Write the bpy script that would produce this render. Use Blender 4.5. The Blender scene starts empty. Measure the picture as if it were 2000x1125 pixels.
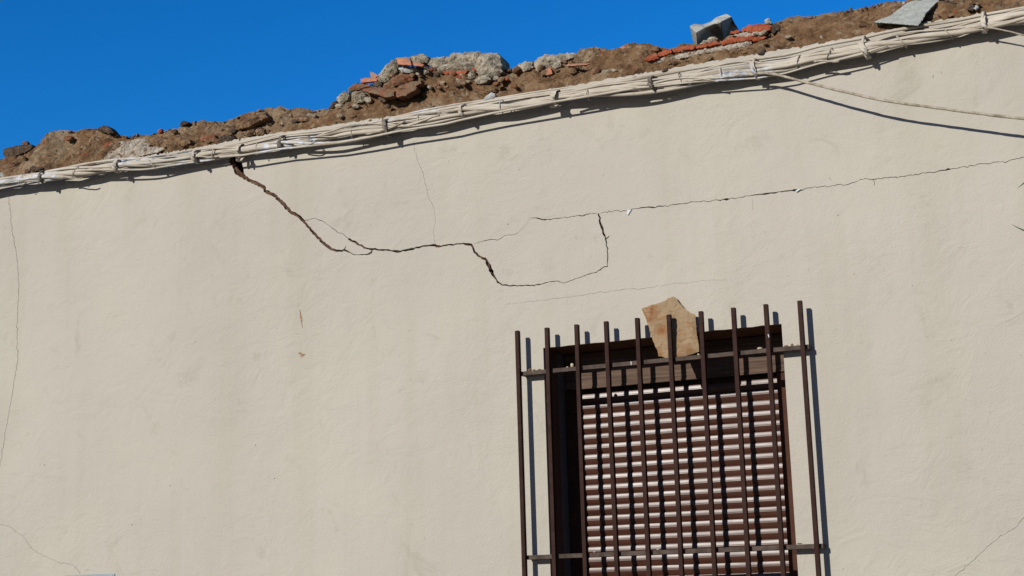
import bpy, bmesh, math, random
from mathutils import Vector, noise, Matrix
from mathutils.geometry import delaunay_2d_cdt

S = bpy.context.scene
C = S.collection
rnd = random.Random(7)

# ------------------------------------------------------------------ camera
ZOFF = 2.58                       # metres above the ground of the tops of the window bars
F_PX, YAW, PITCH, ROLL = 2864.33, 0.4197, 0.2066, -0.0283
CAM = Vector((2.2202, -5.0559, -0.9789 + ZOFF))
cy, sy, cp, sp = math.cos(YAW), math.sin(YAW), math.cos(PITCH), math.sin(PITCH)
FWD = Vector((-sy * cp, cy * cp, sp))
_r = Vector((cy, sy, 0)); _u = _r.cross(FWD)
RIGHT = math.cos(ROLL) * _r + math.sin(ROLL) * _u
UP = -math.sin(ROLL) * _r + math.cos(ROLL) * _u
cd = bpy.data.cameras.new('camera'); cam = bpy.data.objects.new('camera', cd); C.objects.link(cam)
cd.sensor_width = 36; cd.lens = F_PX / 2000 * 36; cd.clip_end = 2000; cd.clip_start = 0.05
cam.matrix_world = Matrix(((RIGHT.x, UP.x, -FWD.x, CAM.x), (RIGHT.y, UP.y, -FWD.y, CAM.y),
                           (RIGHT.z, UP.z, -FWD.z, CAM.z), (0, 0, 0, 1)))
S.camera = cam

# ------------------------------------------------------------------ sky, sun, exposure
TOSUN = Vector((-0.3415, -1.0, 0.3991)).normalized()
w = bpy.data.worlds.new('World'); S.world = w; w.use_nodes = True
wn = w.node_tree.nodes; wl = w.node_tree.links
sky = wn.new('ShaderNodeTexSky'); sky.sky_type = 'NISHITA'; sky.sun_disc = False
sky.sun_elevation = math.asin(TOSUN.z); sky.sun_rotation = math.atan2(TOSUN.x, TOSUN.y)
sky.altitude = 600; sky.air_density = 1.0; sky.dust_density = 0.15; sky.ozone_density = 4.0
hs = wn.new('ShaderNodeHueSaturation'); hs.inputs['Saturation'].default_value = 1.3
wl.new(sky.outputs[0], hs.inputs['Color'])
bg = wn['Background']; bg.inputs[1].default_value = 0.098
# added tint dims the sunward sky to deepen shadows; opposite side deeper blue
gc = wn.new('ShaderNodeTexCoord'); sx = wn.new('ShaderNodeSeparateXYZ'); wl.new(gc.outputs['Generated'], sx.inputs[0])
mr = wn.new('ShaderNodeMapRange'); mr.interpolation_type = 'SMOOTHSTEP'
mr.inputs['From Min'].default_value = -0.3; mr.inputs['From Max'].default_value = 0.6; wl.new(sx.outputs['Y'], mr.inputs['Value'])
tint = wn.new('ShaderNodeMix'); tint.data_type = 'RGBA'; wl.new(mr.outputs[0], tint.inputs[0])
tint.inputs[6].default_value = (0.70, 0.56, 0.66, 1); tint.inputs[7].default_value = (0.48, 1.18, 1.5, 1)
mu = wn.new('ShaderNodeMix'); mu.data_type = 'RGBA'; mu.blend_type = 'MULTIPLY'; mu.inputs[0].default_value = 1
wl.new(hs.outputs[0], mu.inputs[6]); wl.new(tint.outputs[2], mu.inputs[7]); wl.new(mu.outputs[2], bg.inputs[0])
sd = bpy.data.lights.new('sun', 'SUN'); sd.energy = 4.9; sd.angle = math.radians(0.5); sd.color = (1, 0.95, 0.87)
sun = bpy.data.objects.new('sun', sd); C.objects.link(sun); sun.location = (-3, -8, 9)
sun.rotation_euler = (-TOSUN).to_track_quat('-Z', 'Y').to_euler()
S.view_settings.view_transform = 'Standard'; S.view_settings.look = 'None'
S.view_settings.exposure = 0; S.view_settings.gamma = 1

# ------------------------------------------------------------------ helpers
def U(px, py, y=0.0, k=0.0, z0=0.0):
    """point of the photograph (2000 px wide) on the plane y + k*(z - z0)"""
    v = FWD + RIGHT * ((px - 1000) / F_PX) - UP * ((py - 562.5) / F_PX)
    t = (y + k * (CAM.z - z0) - CAM.y) / (v.y - k * v.z)
    return CAM + v * t

def proj(p):
    v = Vector(p) - CAM; d = v.dot(FWD)
    return 1000 + F_PX * v.dot(RIGHT) / d, 562.5 - F_PX * v.dot(UP) / d

def interp(tab, x):
    if x <= tab[0][0]:
        (a, b), (c, d) = tab[0], tab[1]
    elif x >= tab[-1][0]:
        (a, b), (c, d) = tab[-2], tab[-1]
    else:
        for i in range(len(tab) - 1):
            if tab[i][0] <= x <= tab[i + 1][0]:
                (a, b), (c, d) = tab[i], tab[i + 1]; break
    if c == a: return b
    return b + (d - b) * (x - a) / (c - a)

def link(name, me, mat, parent=None, smooth=False):
    if not isinstance(mat, (list, tuple)): mat = [mat]
    for m in mat: me.materials.append(m)
    if smooth:
        for p in me.polygons: p.use_smooth = True
    o = bpy.data.objects.new(name, me); C.objects.link(o)
    if parent: o.parent = parent
    return o

def mesh(name, v, f):
    me = bpy.data.meshes.new(name); me.from_pydata([tuple(a) for a in v], [], f); me.update()
    return me

def fixn(me):
    bm = bmesh.new(); bm.from_mesh(me); bmesh.ops.recalc_face_normals(bm, faces=bm.faces); bm.to_mesh(me); bm.free(); return me

def tag(o, label=None, cat=None, group=None, kind=None):
    if label: o['label'] = label
    if cat: o['category'] = cat
    if group: o['group'] = group
    if kind: o['kind'] = kind
    return o

def empty(name, loc):
    o = bpy.data.objects.new(name, None); o.empty_display_size = 0.05; C.objects.link(o); o.location = loc
    return o

def put(o, parent):
    """parent keeping world place (the parent is an unrotated Empty)"""
    o.parent = parent; o.matrix_parent_inverse = Matrix.Translation(-Vector(parent.location)); return o

def box_bm(bm, x0, x1, y0, y1, z0, z1, bev=0.0):
    r = bmesh.ops.create_cube(bm, size=1)
    for v in r['verts']:
        v.co = ((x0 + x1) / 2 + v.co.x * (x1 - x0), (y0 + y1) / 2 + v.co.y * (y1 - y0), (z0 + z1) / 2 + v.co.z * (z1 - z0))
    if bev:
        es = list({e for v in r['verts'] for e in v.link_edges})
        bmesh.ops.bevel(bm, geom=es, offset=bev, segments=2, affect='EDGES', profile=0.6)

def box(name, mat, x0, x1, y0, y1, z0, z1, bev=0.0, parent=None):
    bm = bmesh.new(); box_bm(bm, x0, x1, y0, y1, z0, z1, bev)
    me = bpy.data.meshes.new(name); bm.to_mesh(me); bm.free()
    return link(name, me, mat, parent)

def tube_data(pts, rad, n=8, v=None, f=None, caps=True):
    v = [] if v is None else v; f = [] if f is None else f
    b0 = len(v); m = len(pts); up = Vector((0, 0, 1))
    for i, p in enumerate(pts):
        t = (pts[min(i + 1, m - 1)] - pts[max(i - 1, 0)]).normalized()
        a = t.cross(up)
        if a.length < 1e-4: a = t.cross(Vector((0, 1, 0)))
        a.normalize(); b = a.cross(t)
        r = rad[i] if isinstance(rad, (list, tuple)) else rad
        for k in range(n):
            th = 2 * math.pi * k / n
            v.append(p + a * (r * math.cos(th)) + b * (r * math.sin(th)))
    for i in range(m - 1):
        for k in range(n):
            q = b0 + i * n; f.append((q + k, q + (k + 1) % n, q + n + (k + 1) % n, q + n + k))
    if caps:
        f.append(tuple(b0 + k for k in range(n))[::-1]); f.append(tuple(b0 + (m - 1) * n + k for k in range(n)))
    return v, f

def tube(name, pts, rad, mat, n=8, parent=None):
    v, f = tube_data([Vector(p) for p in pts], rad, n)
    return link(name, mesh(name, v, f), mat, parent, smooth=True)

# ------------------------------------------------------------------ materials
class NT:
    def __init__(s, name):
        s.m = bpy.data.materials.new(name); s.m.use_nodes = True
        s.n = s.m.node_tree.nodes; s.l = s.m.node_tree.links; s.b = s.n['Principled BSDF']
        s.tc = s.n.new('ShaderNodeTexCoord'); s.vec = s.tc.outputs['Object']
    def map(s, scale=(1, 1, 1), rot=(0, 0, 0)):
        m = s.n.new('ShaderNodeMapping'); m.inputs['Scale'].default_value = scale; m.inputs['Rotation'].default_value = rot
        s.l.new(s.vec, m.inputs['Vector']); return m.outputs[0]
    def noise(s, scale, detail=4, rough=0.55, dist=0.0, vec=None):
        t = s.n.new('ShaderNodeTexNoise'); t.inputs['Scale'].default_value = scale; t.inputs['Detail'].default_value = detail
        t.inputs['Roughness'].default_value = rough; t.inputs['Distortion'].default_value = dist
        s.l.new(vec or s.vec, t.inputs['Vector']); return t.outputs['Fac']
    def voro(s, scale, vec=None, out='Distance'):
        t = s.n.new('ShaderNodeTexVoronoi'); t.inputs['Scale'].default_value = scale
        s.l.new(vec or s.vec, t.inputs['Vector']); return t.outputs[out]
    def ramp(s, fac, stops, interp='LINEAR'):
        r = s.n.new('ShaderNodeValToRGB'); s.l.new(fac, r.inputs[0]); r.color_ramp.interpolation = interp
        e = r.color_ramp.elements
        while len(e) < len(stops): e.new(0.5)
        for i, (p, c) in enumerate(stops):
            e[i].position = p; e[i].color = (*c, 1) if isinstance(c, (tuple, list)) else (c, c, c, 1)
        return r.outputs[0]
    def mix(s, fac, a, b, blend='MIX'):
        m = s.n.new('ShaderNodeMix'); m.data_type = 'RGBA'; m.blend_type = blend
        for i, x in ((0, fac), (6, a), (7, b)):
            if isinstance(x, (int, float)): m.inputs[i].default_value = x
            elif isinstance(x, tuple): m.inputs[i].default_value = (*x, 1)
            else: s.l.new(x, m.inputs[i])
        return m.outputs[2]
    def bump(s, h, strength, dist, prev=None):
        b = s.n.new('ShaderNodeBump'); b.inputs['Strength'].default_value = strength; b.inputs['Distance'].default_value = dist
        s.l.new(h, b.inputs['Height'])
        if prev: s.l.new(prev, b.inputs['Normal'])
        return b.outputs[0]
    def out(s, color=None, rough=0.85, normal=None, spec=0.3):
        i = s.b.inputs
        if color is not None:
            if isinstance(color, tuple): i['Base Color'].default_value = (*color, 1)
            else: s.l.new(color, i['Base Color'])
        if isinstance(rough, (int, float)): i['Roughness'].default_value = rough
        else: s.l.new(rough, i['Roughness'])
        i['Specular IOR Level'].default_value = spec
        if normal: s.l.new(normal, i['Normal'])
        return s.m

def m_plaster():
    t = NT('painted_plaster')
    big = t.noise(0.9, 4, 0.55)
    streak = t.noise(1.0, 5, 0.6, 0, t.map((5.5, 5.5, 0.5)))
    base = t.ramp(big, [(0.3, (0.362, 0.338, 0.292)), (0.7, (0.402, 0.374, 0.323))])
    col = t.mix(t.ramp(streak, [(0.48, 0.0), (0.72, 0.55)]), base, (0.335, 0.31, 0.25))
    tint = t.noise(1.7, 2, 0.5, 0.3)
    col = t.mix(t.ramp(tint, [(0.45, 0.0), (0.7, 0.35)]), col, (0.405, 0.395, 0.318))
    pit = t.noise(230, 2, 0.6)
    col = t.mix(t.ramp(pit, [(0.24, 0.45), (0.31, 0.0)]), col, (0.2, 0.17, 0.13))
    spl = t.noise(5.5, 8, 0.75, 0.6)
    col = t.mix(t.ramp(spl, [(0.57, 0.0), (0.72, 0.5)]), col, (0.265, 0.25, 0.195))
    n1 = t.noise(125, 6, 0.62)
    n2 = t.noise(34, 4, 0.6, 0.5)
    sw = t.noise(6.5, 5, 0.62, 1.6, t.map((1, 1, 1.5), (0, 0.5, 0)))
    n3 = t.noise(2.2, 3, 0.5)
    patch = t.ramp(t.noise(1.5, 3, 0.5), [(0.42, 0.35), (0.62, 1.0)])
    swm = t.mix(1.0, sw, patch, 'MULTIPLY')
    n1 = t.mix(1.0, n1, t.ramp(t.noise(2.6, 4, 0.6, 0.5), [(0.35, 0.45), (0.6, 1.0)]), 'MULTIPLY')
    nn = t.bump(n1, 0.6, 0.0036)
    nn = t.bump(n2, 0.3, 0.005, nn)
    nn = t.bump(swm, 0.55, 0.012, nn)
    nn = t.bump(n3, 0.45, 0.03, nn)
    return t.out(col, 0.9, nn, 0.2)

def m_simple(name, ca, cb, scale=30, rough=0.85, bsc=120, bst=0.6, bd=0.003, spec=0.3, stops=(0.35, 0.65), cc=None, csc=12, cstop=(0.58, 0.68)):
    t = NT(name)
    col = t.ramp(t.noise(scale, 6, 0.65), [(stops[0], ca), (stops[1], cb)])
    if cc: col = t.mix(t.ramp(t.noise(csc, 5, 0.65), [(cstop[0], 0.0), (cstop[1], 1.0)]), col, cc)
    n = t.bump(t.noise(bsc, 6, 0.65), bst, bd)
    return t.out(col, rough, n, spec)

def m_earth():
    t = NT('dry_earth')
    col = t.ramp(t.noise(14, 7, 0.65), [(0.3, (0.075, 0.042, 0.022)), (0.5, (0.165, 0.098, 0.052)), (0.72, (0.255, 0.168, 0.096))])
    col = t.mix(t.ramp(t.noise(4.5, 5, 0.6), [(0.5, 0.0), (0.68, 0.75)]), col, (0.27, 0.215, 0.145))
    cell = t.voro(75, out='Color')
    g = t.n.new('ShaderNodeSeparateColor'); t.l.new(cell, g.inputs[0])
    col = t.mix(t.ramp(g.outputs[0], [(0.93, 0.0), (0.94, 0.4)], 'CONSTANT'), col, (0.33, 0.28, 0.21))
    col = t.mix(t.ramp(g.outputs[1], [(0.985, 0.0), (0.988, 0.5)], 'CONSTANT'), col, (0.24, 0.06, 0.028))
    n = t.bump(t.noise(60, 8, 0.72), 1.0, 0.012)
    n = t.bump(t.voro(55), 0.3, 0.006, n)
    return t.out(col, 0.95, n, 0.1)

def m_cable():
    t = NT('painted_cable')
    col = t.ramp(t.noise(9, 5, 0.6), [(0.3, (0.36, 0.315, 0.25)), (0.7, (0.47, 0.43, 0.36))])
    st = t.map((2.5, 30, 30))
    col = t.mix(t.ramp(t.noise(1.3, 5, 0.65, 0, st), [(0.53, 0.0), (0.66, 0.85)]), col, (0.2, 0.155, 0.105))
    w1 = t.noise(2.1, 3, 0.5, 0, t.map((1.0, 2, 2)))
    chips = t.noise(3.0, 7, 0.75, 0, t.map((7, 30, 30)))
    both = t.mix(1.0, t.ramp(w1, [(0.58, 0.0), (0.63, 1.0)]), t.ramp(chips, [(0.5, 0.0), (0.53, 1.0)]), 'MULTIPLY')
    col = t.mix(both, col, t.ramp(t.noise(20, 4, 0.7), [(0.4, (0.17, 0.2, 0.22)), (0.55, (0.52, 0.56, 0.62))]))
    n = t.bump(t.noise(90, 5, 0.65), 0.5, 0.003)
    return t.out(col, 0.7, n, 0.3)

def m_shutter():
    t = NT('lacquered_slats')
    col = t.ramp(t.noise(6, 6, 0.7, 0, t.map((0.6, 14, 14))), [(0.3, (0.032, 0.011, 0.006)), (0.7, (0.072, 0.027, 0.016))])
    t.out(col, t.ramp(t.noise(3, 5, 0.6, 0, t.map((2, 12, 12))), [(0.3, 0.32), (0.7, 0.41)]), t.bump(t.noise(40, 4, 0.6, 0, t.map((0.25, 6, 6))), 0.1, 0.0008), 0.36)
    return t.m

def m_wood():
    t = NT('weathered_wood')
    g = t.noise(3.2, 8, 0.7, 0.3, t.map((1.2, 30, 30)))
    col = t.ramp(g, [(0.32, (0.036, 0.02, 0.013)), (0.5, (0.085, 0.053, 0.035)), (0.7, (0.14, 0.095, 0.067))])
    return t.out(col, 0.75, t.bump(g, 0.5, 0.002), 0.25)

def m_sandstone():
    t = NT('sandstone')
    v = t.map((1, 1, 1), (0, -0.6, 0))
    ban = t.noise(7, 6, 0.6, 1.2, t.map((2.2, 2.2, 6), (0, 0.75, 0)))
    col = t.ramp(t.noise(16, 8, 0.7), [(0.3, (0.215, 0.148, 0.084)), (0.7, (0.3, 0.22, 0.134))])
    col = t.mix(t.ramp(ban, [(0.56, 0.0), (0.66, 0.8)]), col, (0.23, 0.115, 0.048))
    for pos, r0, c0, st in ((U(1266, 612, -.03), .05, (0.2, 0.082, 0.03), .5), (U(1292, 646, -.03), .036, (0.2, 0.09, 0.035), .5), (U(1284, 690, -.04), .03, (0.22, 0.105, 0.042), .45), (U(1347, 684, -.04), .03, (0.19, 0.1, 0.045), .52)):
        dn = t.n.new('ShaderNodeVectorMath'); dn.operation = 'DISTANCE'; dn.inputs[1].default_value = pos; t.l.new(t.vec, dn.inputs[0])
        near = t.ramp(dn.outputs['Value'], [(r0 * .15, 1.0), (r0, 0.0)])
        near = t.mix(1.0, near, t.ramp(t.noise(38, 7, 0.72, .6), [(st - .13, 0.0), (st, 1.0)]), 'MULTIPLY')
        col = t.mix(near, col, c0)
    col = t.mix(t.ramp(t.noise(42, 6, 0.75), [(0.6, 0.0), (0.68, 0.55)]), col, (0.17, 0.085, 0.04))
    n = t.bump(t.noise(120, 6, 0.65), 0.6, 0.003)
    n = t.bump(ban, 0.6, 0.008, n)
    return t.out(col, 0.9, n, 0.15)

M = {}
M['plaster'] = m_plaster()
M['earth'] = m_earth()
M['cable'] = m_cable()
M['shutter'] = m_shutter()
M['oldcable'] = m_simple('dirty_cable', (0.2, 0.165, 0.12), (0.42, 0.375, 0.3), 38, 0.85, 120, 0.8, 0.003, 0.15)
M['wood'] = m_wood()
M['sandstone'] = m_sandstone()
M['masonry'] = m_simple('rough_masonry', (0.05, 0.027, 0.017), (0.15, 0.088, 0.055), 45, 0.95, 90, 1.0, 0.01, 0.1)
M['void'] = m_simple('dark_masonry', (0.03, 0.02, 0.015), (0.07, 0.045, 0.03), 30, 0.95)
M['iron'] = m_simple('brown_iron', (0.024, 0.0108, 0.0085), (0.036, 0.0175, 0.0135), 25, 0.62, 140, 0.35, 0.0015, 0.06, cc=(0.06, 0.03, 0.018), csc=45, cstop=(0.62, 0.7))
M['ironrail'] = m_simple('dusty_iron', (0.04, 0.027, 0.021), (0.085, 0.063, 0.05), 30, 0.7, 140, 0.4, 0.0015, 0.15)
M['lining'] = m_simple('brown_lining', (0.085, 0.052, 0.036), (0.125, 0.08, 0.058), 12, 0.6)
M['liningback'] = m_simple('grey_frame', (0.12, 0.115, 0.11), (0.16, 0.155, 0.15), 12, 0.6)
M['lintel'] = m_simple('brown_lintel', (0.13, 0.058, 0.03), (0.2, 0.098, 0.052), 9, 0.7)
M['guide'] = m_simple('guide_brown', (0.045, 0.018, 0.011), (0.07, 0.029, 0.017), 20, 0.7, spec=0.1)
M['concrete'] = m_simple('grey_mortar', (0.16, 0.135, 0.098), (0.42, 0.375, 0.29), 26, 0.95, 75, 0.8, 0.009, 0.1, cc=(0.20, 0.15, 0.095), csc=9)
M['darkstone'] = m_simple('dark_stone', (0.045, 0.035, 0.028), (0.12, 0.085, 0.06), 25, 0.95, 80, 1.0, 0.006, 0.1)
M['greystone'] = m_simple('grey_stone', (0.24, 0.24, 0.225), (0.36, 0.36, 0.345), 20, 0.9, 120, 0.7, 0.003, 0.15)
M['block'] = m_simple('cement_block', (0.3, 0.31, 0.285), (0.47, 0.47, 0.43), 22, 0.95, 170, 0.9, 0.004, 0.1, cc=(0.2, 0.2, 0.18), csc=90, cstop=(0.6, 0.66))
M['slab'] = m_simple('grey_slab', (0.25, 0.265, 0.245), (0.37, 0.38, 0.35), 30, 0.9, 160, 0.5, 0.002, 0.15, cc=(0.27, 0.215, 0.145), csc=26, cstop=(0.66, 0.72))
M['brick'] = m_simple('red_brick', (0.19, 0.045, 0.022), (0.34, 0.098, 0.048), 30, 0.95, 120, 0.9, 0.004, 0.1, cc=(0.25, 0.16, 0.1), csc=22, cstop=(0.6, 0.7))
M['tile'] = m_simple('clay_tile', (0.3, 0.105, 0.06), (0.46, 0.2, 0.125), 20, 0.9, 120, 0.8, 0.003, 0.15, cc=(0.26, 0.165, 0.105), csc=24, cstop=(0.46, 0.6))
M['duskytile'] = m_simple('dusty_tile', (0.13, 0.05, 0.027), (0.25, 0.115, 0.065), 24, 0.95, 90, 1.0, 0.007, 0.1, cc=(0.17, 0.115, 0.072), csc=16, cstop=(0.42, 0.56))
M['clod'] = m_simple('adobe_clod', (0.085, 0.05, 0.028), (0.245, 0.16, 0.095), 22, 0.95, 90, 1.0, 0.007, 0.1)
M['whitemortar'] = m_simple('lime_mortar', (0.24, 0.2, 0.15), (0.44, 0.40, 0.335), 28, 0.95, 90, 1.0, 0.008, 0.1, cc=(0.22, 0.145, 0.09), csc=20, cstop=(0.56, 0.66))
M['flake'] = m_simple('white_flake', (0.46, 0.5, 0.54), (0.56, 0.585, 0.61), 20, 0.8)
M['pebble'] = m_simple('pale_pebble', (0.36, 0.30, 0.2), (0.5, 0.44, 0.32), 60, 0.9, 120, 0.8, 0.003)
M['darkmetal'] = m_simple('old_bracket', (0.06, 0.05, 0.04), (0.22, 0.19, 0.15), 50, 0.8, 120, 0.8, 0.003)
M['plate'] = m_simple('blue_grey_paint', (0.2, 0.24, 0.262), (0.26, 0.295, 0.315), 10, 0.5)
M['rust'] = m_simple('rust_mark', (0.2, 0.115, 0.055), (0.36, 0.29, 0.2), 90, 0.9)
M['leaf'] = m_simple('leaf_green', (0.035, 0.06, 0.018), (0.075, 0.105, 0.035), 30, 0.5, 80, 0.3, 0.001, 0.4)
M['stem'] = m_simple('stem_bark', (0.08, 0.06, 0.04), (0.14, 0.11, 0.075), 40, 0.85)
M['asphalt'] = m_simple('dusty_asphalt', (0.075, 0.067, 0.058), (0.11, 0.097, 0.082), 8, 0.9, 200, 0.6, 0.004)
M['paving'] = m_simple('pavement_tiles', (0.12, 0.107, 0.092), (0.18, 0.16, 0.137), 4, 0.9, 150, 0.5, 0.003)

# ------------------------------------------------------------------ the ground
tag(box('road', M['asphalt'], -300, 300, -300, -1.6, -0.5, -0.12), kind='structure')
tag(box('pavement', M['paving'], -60, 60, -1.6, 0.0, -0.5, 0.0, 0.01), kind='structure')
tag(box('ground', M['masonry'], -300, 300, 0.52, 300, -0.5, -0.13), kind='structure')

# ------------------------------------------------------------------ the house wall with its cracks
X0, X1 = -4.6, 3.3
OX0, OX1, OZT, OZB = 0.0865, 1.0045, ZOFF - 0.0645, 1.18
TOP_PX = [(0, 350), (82, 342), (162, 327), (200, 316), (312, 301), (412, 283), (475, 271), (550, 258), (612, 250), (712, 235), (775, 225),
          (800, 221), (850, 211), (937, 197), (1050, 179), (1137, 163), (1225, 148), (1300, 136), (1425, 114), (1512, 100), (1625, 80),
          (1700, 66), (1740, 58), (1812, 43), (1900, 30), (2000, 14)]
TOP = [(U(a, b).x, U(a, b).z) for a, b in TOP_PX]
ZMEAN = sum(b for a, b in TOP) / len(TOP)
TOP = [(X0 - 1, ZMEAN)] + [(-3.2, TOP[0][1])] + TOP + [(2.3, TOP[-1][1]), (X1 + 1, ZMEAN)]
def ztop(x): return interp(TOP, x)

CR = [  # cracks: (x, y, width) along each, in photo pixels on the wall plane; last value = edge roughness
 ([(457, 302, 30), (463, 326, 25), (470, 337, 17), (477, 345, 9), (485, 351, 7), (500, 358, 7.5), (515, 365, 8), (520, 374, 8), (536, 382, 7.5), (549, 393, 7.5), (560, 406, 8),
   (568, 414, 6.5), (583, 421, 6.5), (592, 431, 6), (605, 446, 5.5), (618, 461, 5.5), (630, 473, 6), (640, 481, 7), (648, 487, 5.5), (656, 489, 5), (667, 491, 4), (675, 488, 2.5)], 0.65),
 ([(672, 490, 2.5), (674, 484, 2), (676.5, 479, 0.8)], 0.3),
 ([(674, 489, 3.5), (684, 493, 2), (692, 497.5, 1.6), (711, 497, 1.8), (720, 496, 4), (725, 493, 4.5), (727, 488, 3)], 0.5),
 ([(680.5, 466, 3.4), (684, 468.5, 4.6), (698.7, 476, 4.6), (711.5, 484, 3), (728.5, 487, 4), (750, 488, 3.4), (769, 490, 3.2), (776, 491, 5), (782, 491, 3), (800, 487.5, 4),
   (822, 481, 3.6), (836, 480, 3), (846, 478.5, 5.5), (857, 481, 3.5), (882, 477.5, 2.8), (900, 476, 3), (914, 477, 4.5), (920, 478.5, 5), (925, 487.5, 4.5), (935, 500, 4.5),
   (947, 505, 4.2), (951, 512, 6), (956, 520, 8), (961, 531, 7), (964, 539, 4), (972, 550, 3), (981, 557, 2.6), (1007, 558, 2), (1047, 557, 1.9), (1070, 551, 1.8), (1091, 549, 1.5),
   (1102, 553, 1.5), (1130, 543, 1.5), (1150, 535, 1.7), (1165, 532, 1.7), (1180, 521, 1.7), (1187, 520, 2), (1187, 500, 2), (1185, 475, 2), (1183, 467, 3.5), (1177, 450, 4),
   (1172, 435, 4.2), (1168, 417, 3)], 0.8),
 ([(1183, 467, 2), (1188, 463, 2), (1190.5, 460, 0.7)], 0.2),
 ([(1168, 417, 0.8), (1182, 413.5, 1.4), (1220, 411, 1.4), (1240, 407, 1.6), (1260, 405, 2), (1275, 404.5, 2.6), (1300, 402, 1.5), (1340, 396.5, 1.6), (1370, 393.5, 1.5), (1400, 391.6, 1.5),
   (1413, 389.5, 2), (1419, 388.5, 4.5), (1425, 388, 1.5), (1439, 387, 1.2), (1469, 381.6, 1.6), (1487, 379.5, 2), (1496, 378.6, 4), (1505, 377.5, 2), (1513, 376.2, 4), (1522, 374.5, 1.5),
   (1536, 373, 3), (1545, 372, 2), (1552, 371.5, 5), (1559, 371, 2.5), (1569, 371, 1.8), (1578, 366.5, 1.4), (1657, 359.5, 1.3), (1690, 349, 1.3), (1705, 350, 1.6), (1763, 344.7, 1.5),
   (1823, 336, 1.5), (1846, 332, 2), (1851, 331, 4), (1858, 330, 1.5), (1914, 320.5, 1.4), (1959, 315.7, 1.5), (2000, 307, 1.4), (2080, 290, 1.4), (2200, 268, 0.8)], 1.0),
 ([(1036, 426, 0.8), (1050, 426, 1.8), (1060, 428.7, 2.2), (1075, 428, 1.8), (1095, 425.5, 1.4), (1125, 422.3, 1.5), (1146, 418.7, 2), (1165, 417.5, 0.8)], 0.8),
 ([(924, 477, 0.9), (945, 470.5, 1.4), (957, 468, 1.4), (972, 469, 1.4), (987, 460, 1.1), (1007, 457.5, 1.1), (1015, 451, 0.8), (1036, 428, 0.55)], 0.5),
 ([(808, 276, 0.9), (809, 287, 0.9), (815, 312, 0.9), (827, 340, 0.9), (835, 380, 0.9), (847, 407, 0.9), (850, 430, 0.9), (846, 455, 0.9), (850, 477, 0.9)], 0.8),
 ([(987, 595, 0.4), (1030, 589, 0.7), (1067, 586, 0.7), (1100, 581, 0.8), (1137, 577, .8), (1150, 574, .8), (1230, 564, .8), (1257, 564, .8), (1300, 556, .75), (1420, 545, 0.4)], 0.8),
 ([(593, 431.5, 1.4), (605, 429, 1.3), (615, 426, 1.2), (635, 434.7, 1.2), (647, 443, 1.2), (658, 453, 1.3), (671, 457, 1.1), (681, 466, 1.2)], 0.5),
 ([(17, 385, 1.25), (22, 430, 1.25), (25, 460, 1.25), (33, 500, 1.25), (37, 560, 1.25), (33, 640, 1.25), (35, 700, 1.25), (22, 780, 1.25), (15, 820, 1.25), (3, 890, 1.25), (-10, 960, 1.25), (-6, 1020, 0.8)], 1.2),
 ([(-8, 1022, 0.8), (17, 1028, 0.8), (30, 1038, 0.9), (44, 1046, 0.9), (58, 1066, 0.9), (64, 1073, 0.9), (82, 1084, 0.9), (116, 1099, 0.9), (128, 1100, 0.9), (142, 1103, 1), (150, 1111, 1), (157, 1121, 1.1)], 0.6),
 ([(2030, 990, 0.7), (2000, 1010, 0.9), (1985, 1030, 0.9), (1950, 1050, 0.9), (1915, 1080, 0.9), (1890, 1105, 0.9), (1868, 1122, 0.9), (1845, 1150, 0.7)], 1.0),
 ([(1705, 351, 1.0), (1708, 356, 1.4), (1708, 363, 0.9)], 0.2), ([(1620, 346, 0.8), (1624, 353, 1.0)], 0.2), ([(1470, 388, 0.5), (1470, 408, 0.7)], 0.3),
 ([(1822, 147, 1.2), (1823, 153, 0.6)], 0.1), ([(1838, 140, .8), (1839, 145, .6)], 0.1),
]
for i in range(70):
    a, b = rnd.uniform(-40, 2040), rnd.uniform(300, 1120)
    if 985 < a < 1640 and b > 560: continue
    s = rnd.choice((0.9, 1.1, 1.4, 1.9)); d = rnd.uniform(1, 3.5) if rnd.random() < .7 else rnd.uniform(4, 8)
    if d > 3.6: s *= 0.55
    t = rnd.gauss(1.57, 0.5)
    CR.append(([(a, b, 0.4 * s), (a + d * .5 * math.cos(t), b + d * .5 * math.sin(t), s), (a + d * math.cos(t), b + d * math.sin(t), 0.4 * s)], 0.15))

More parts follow.
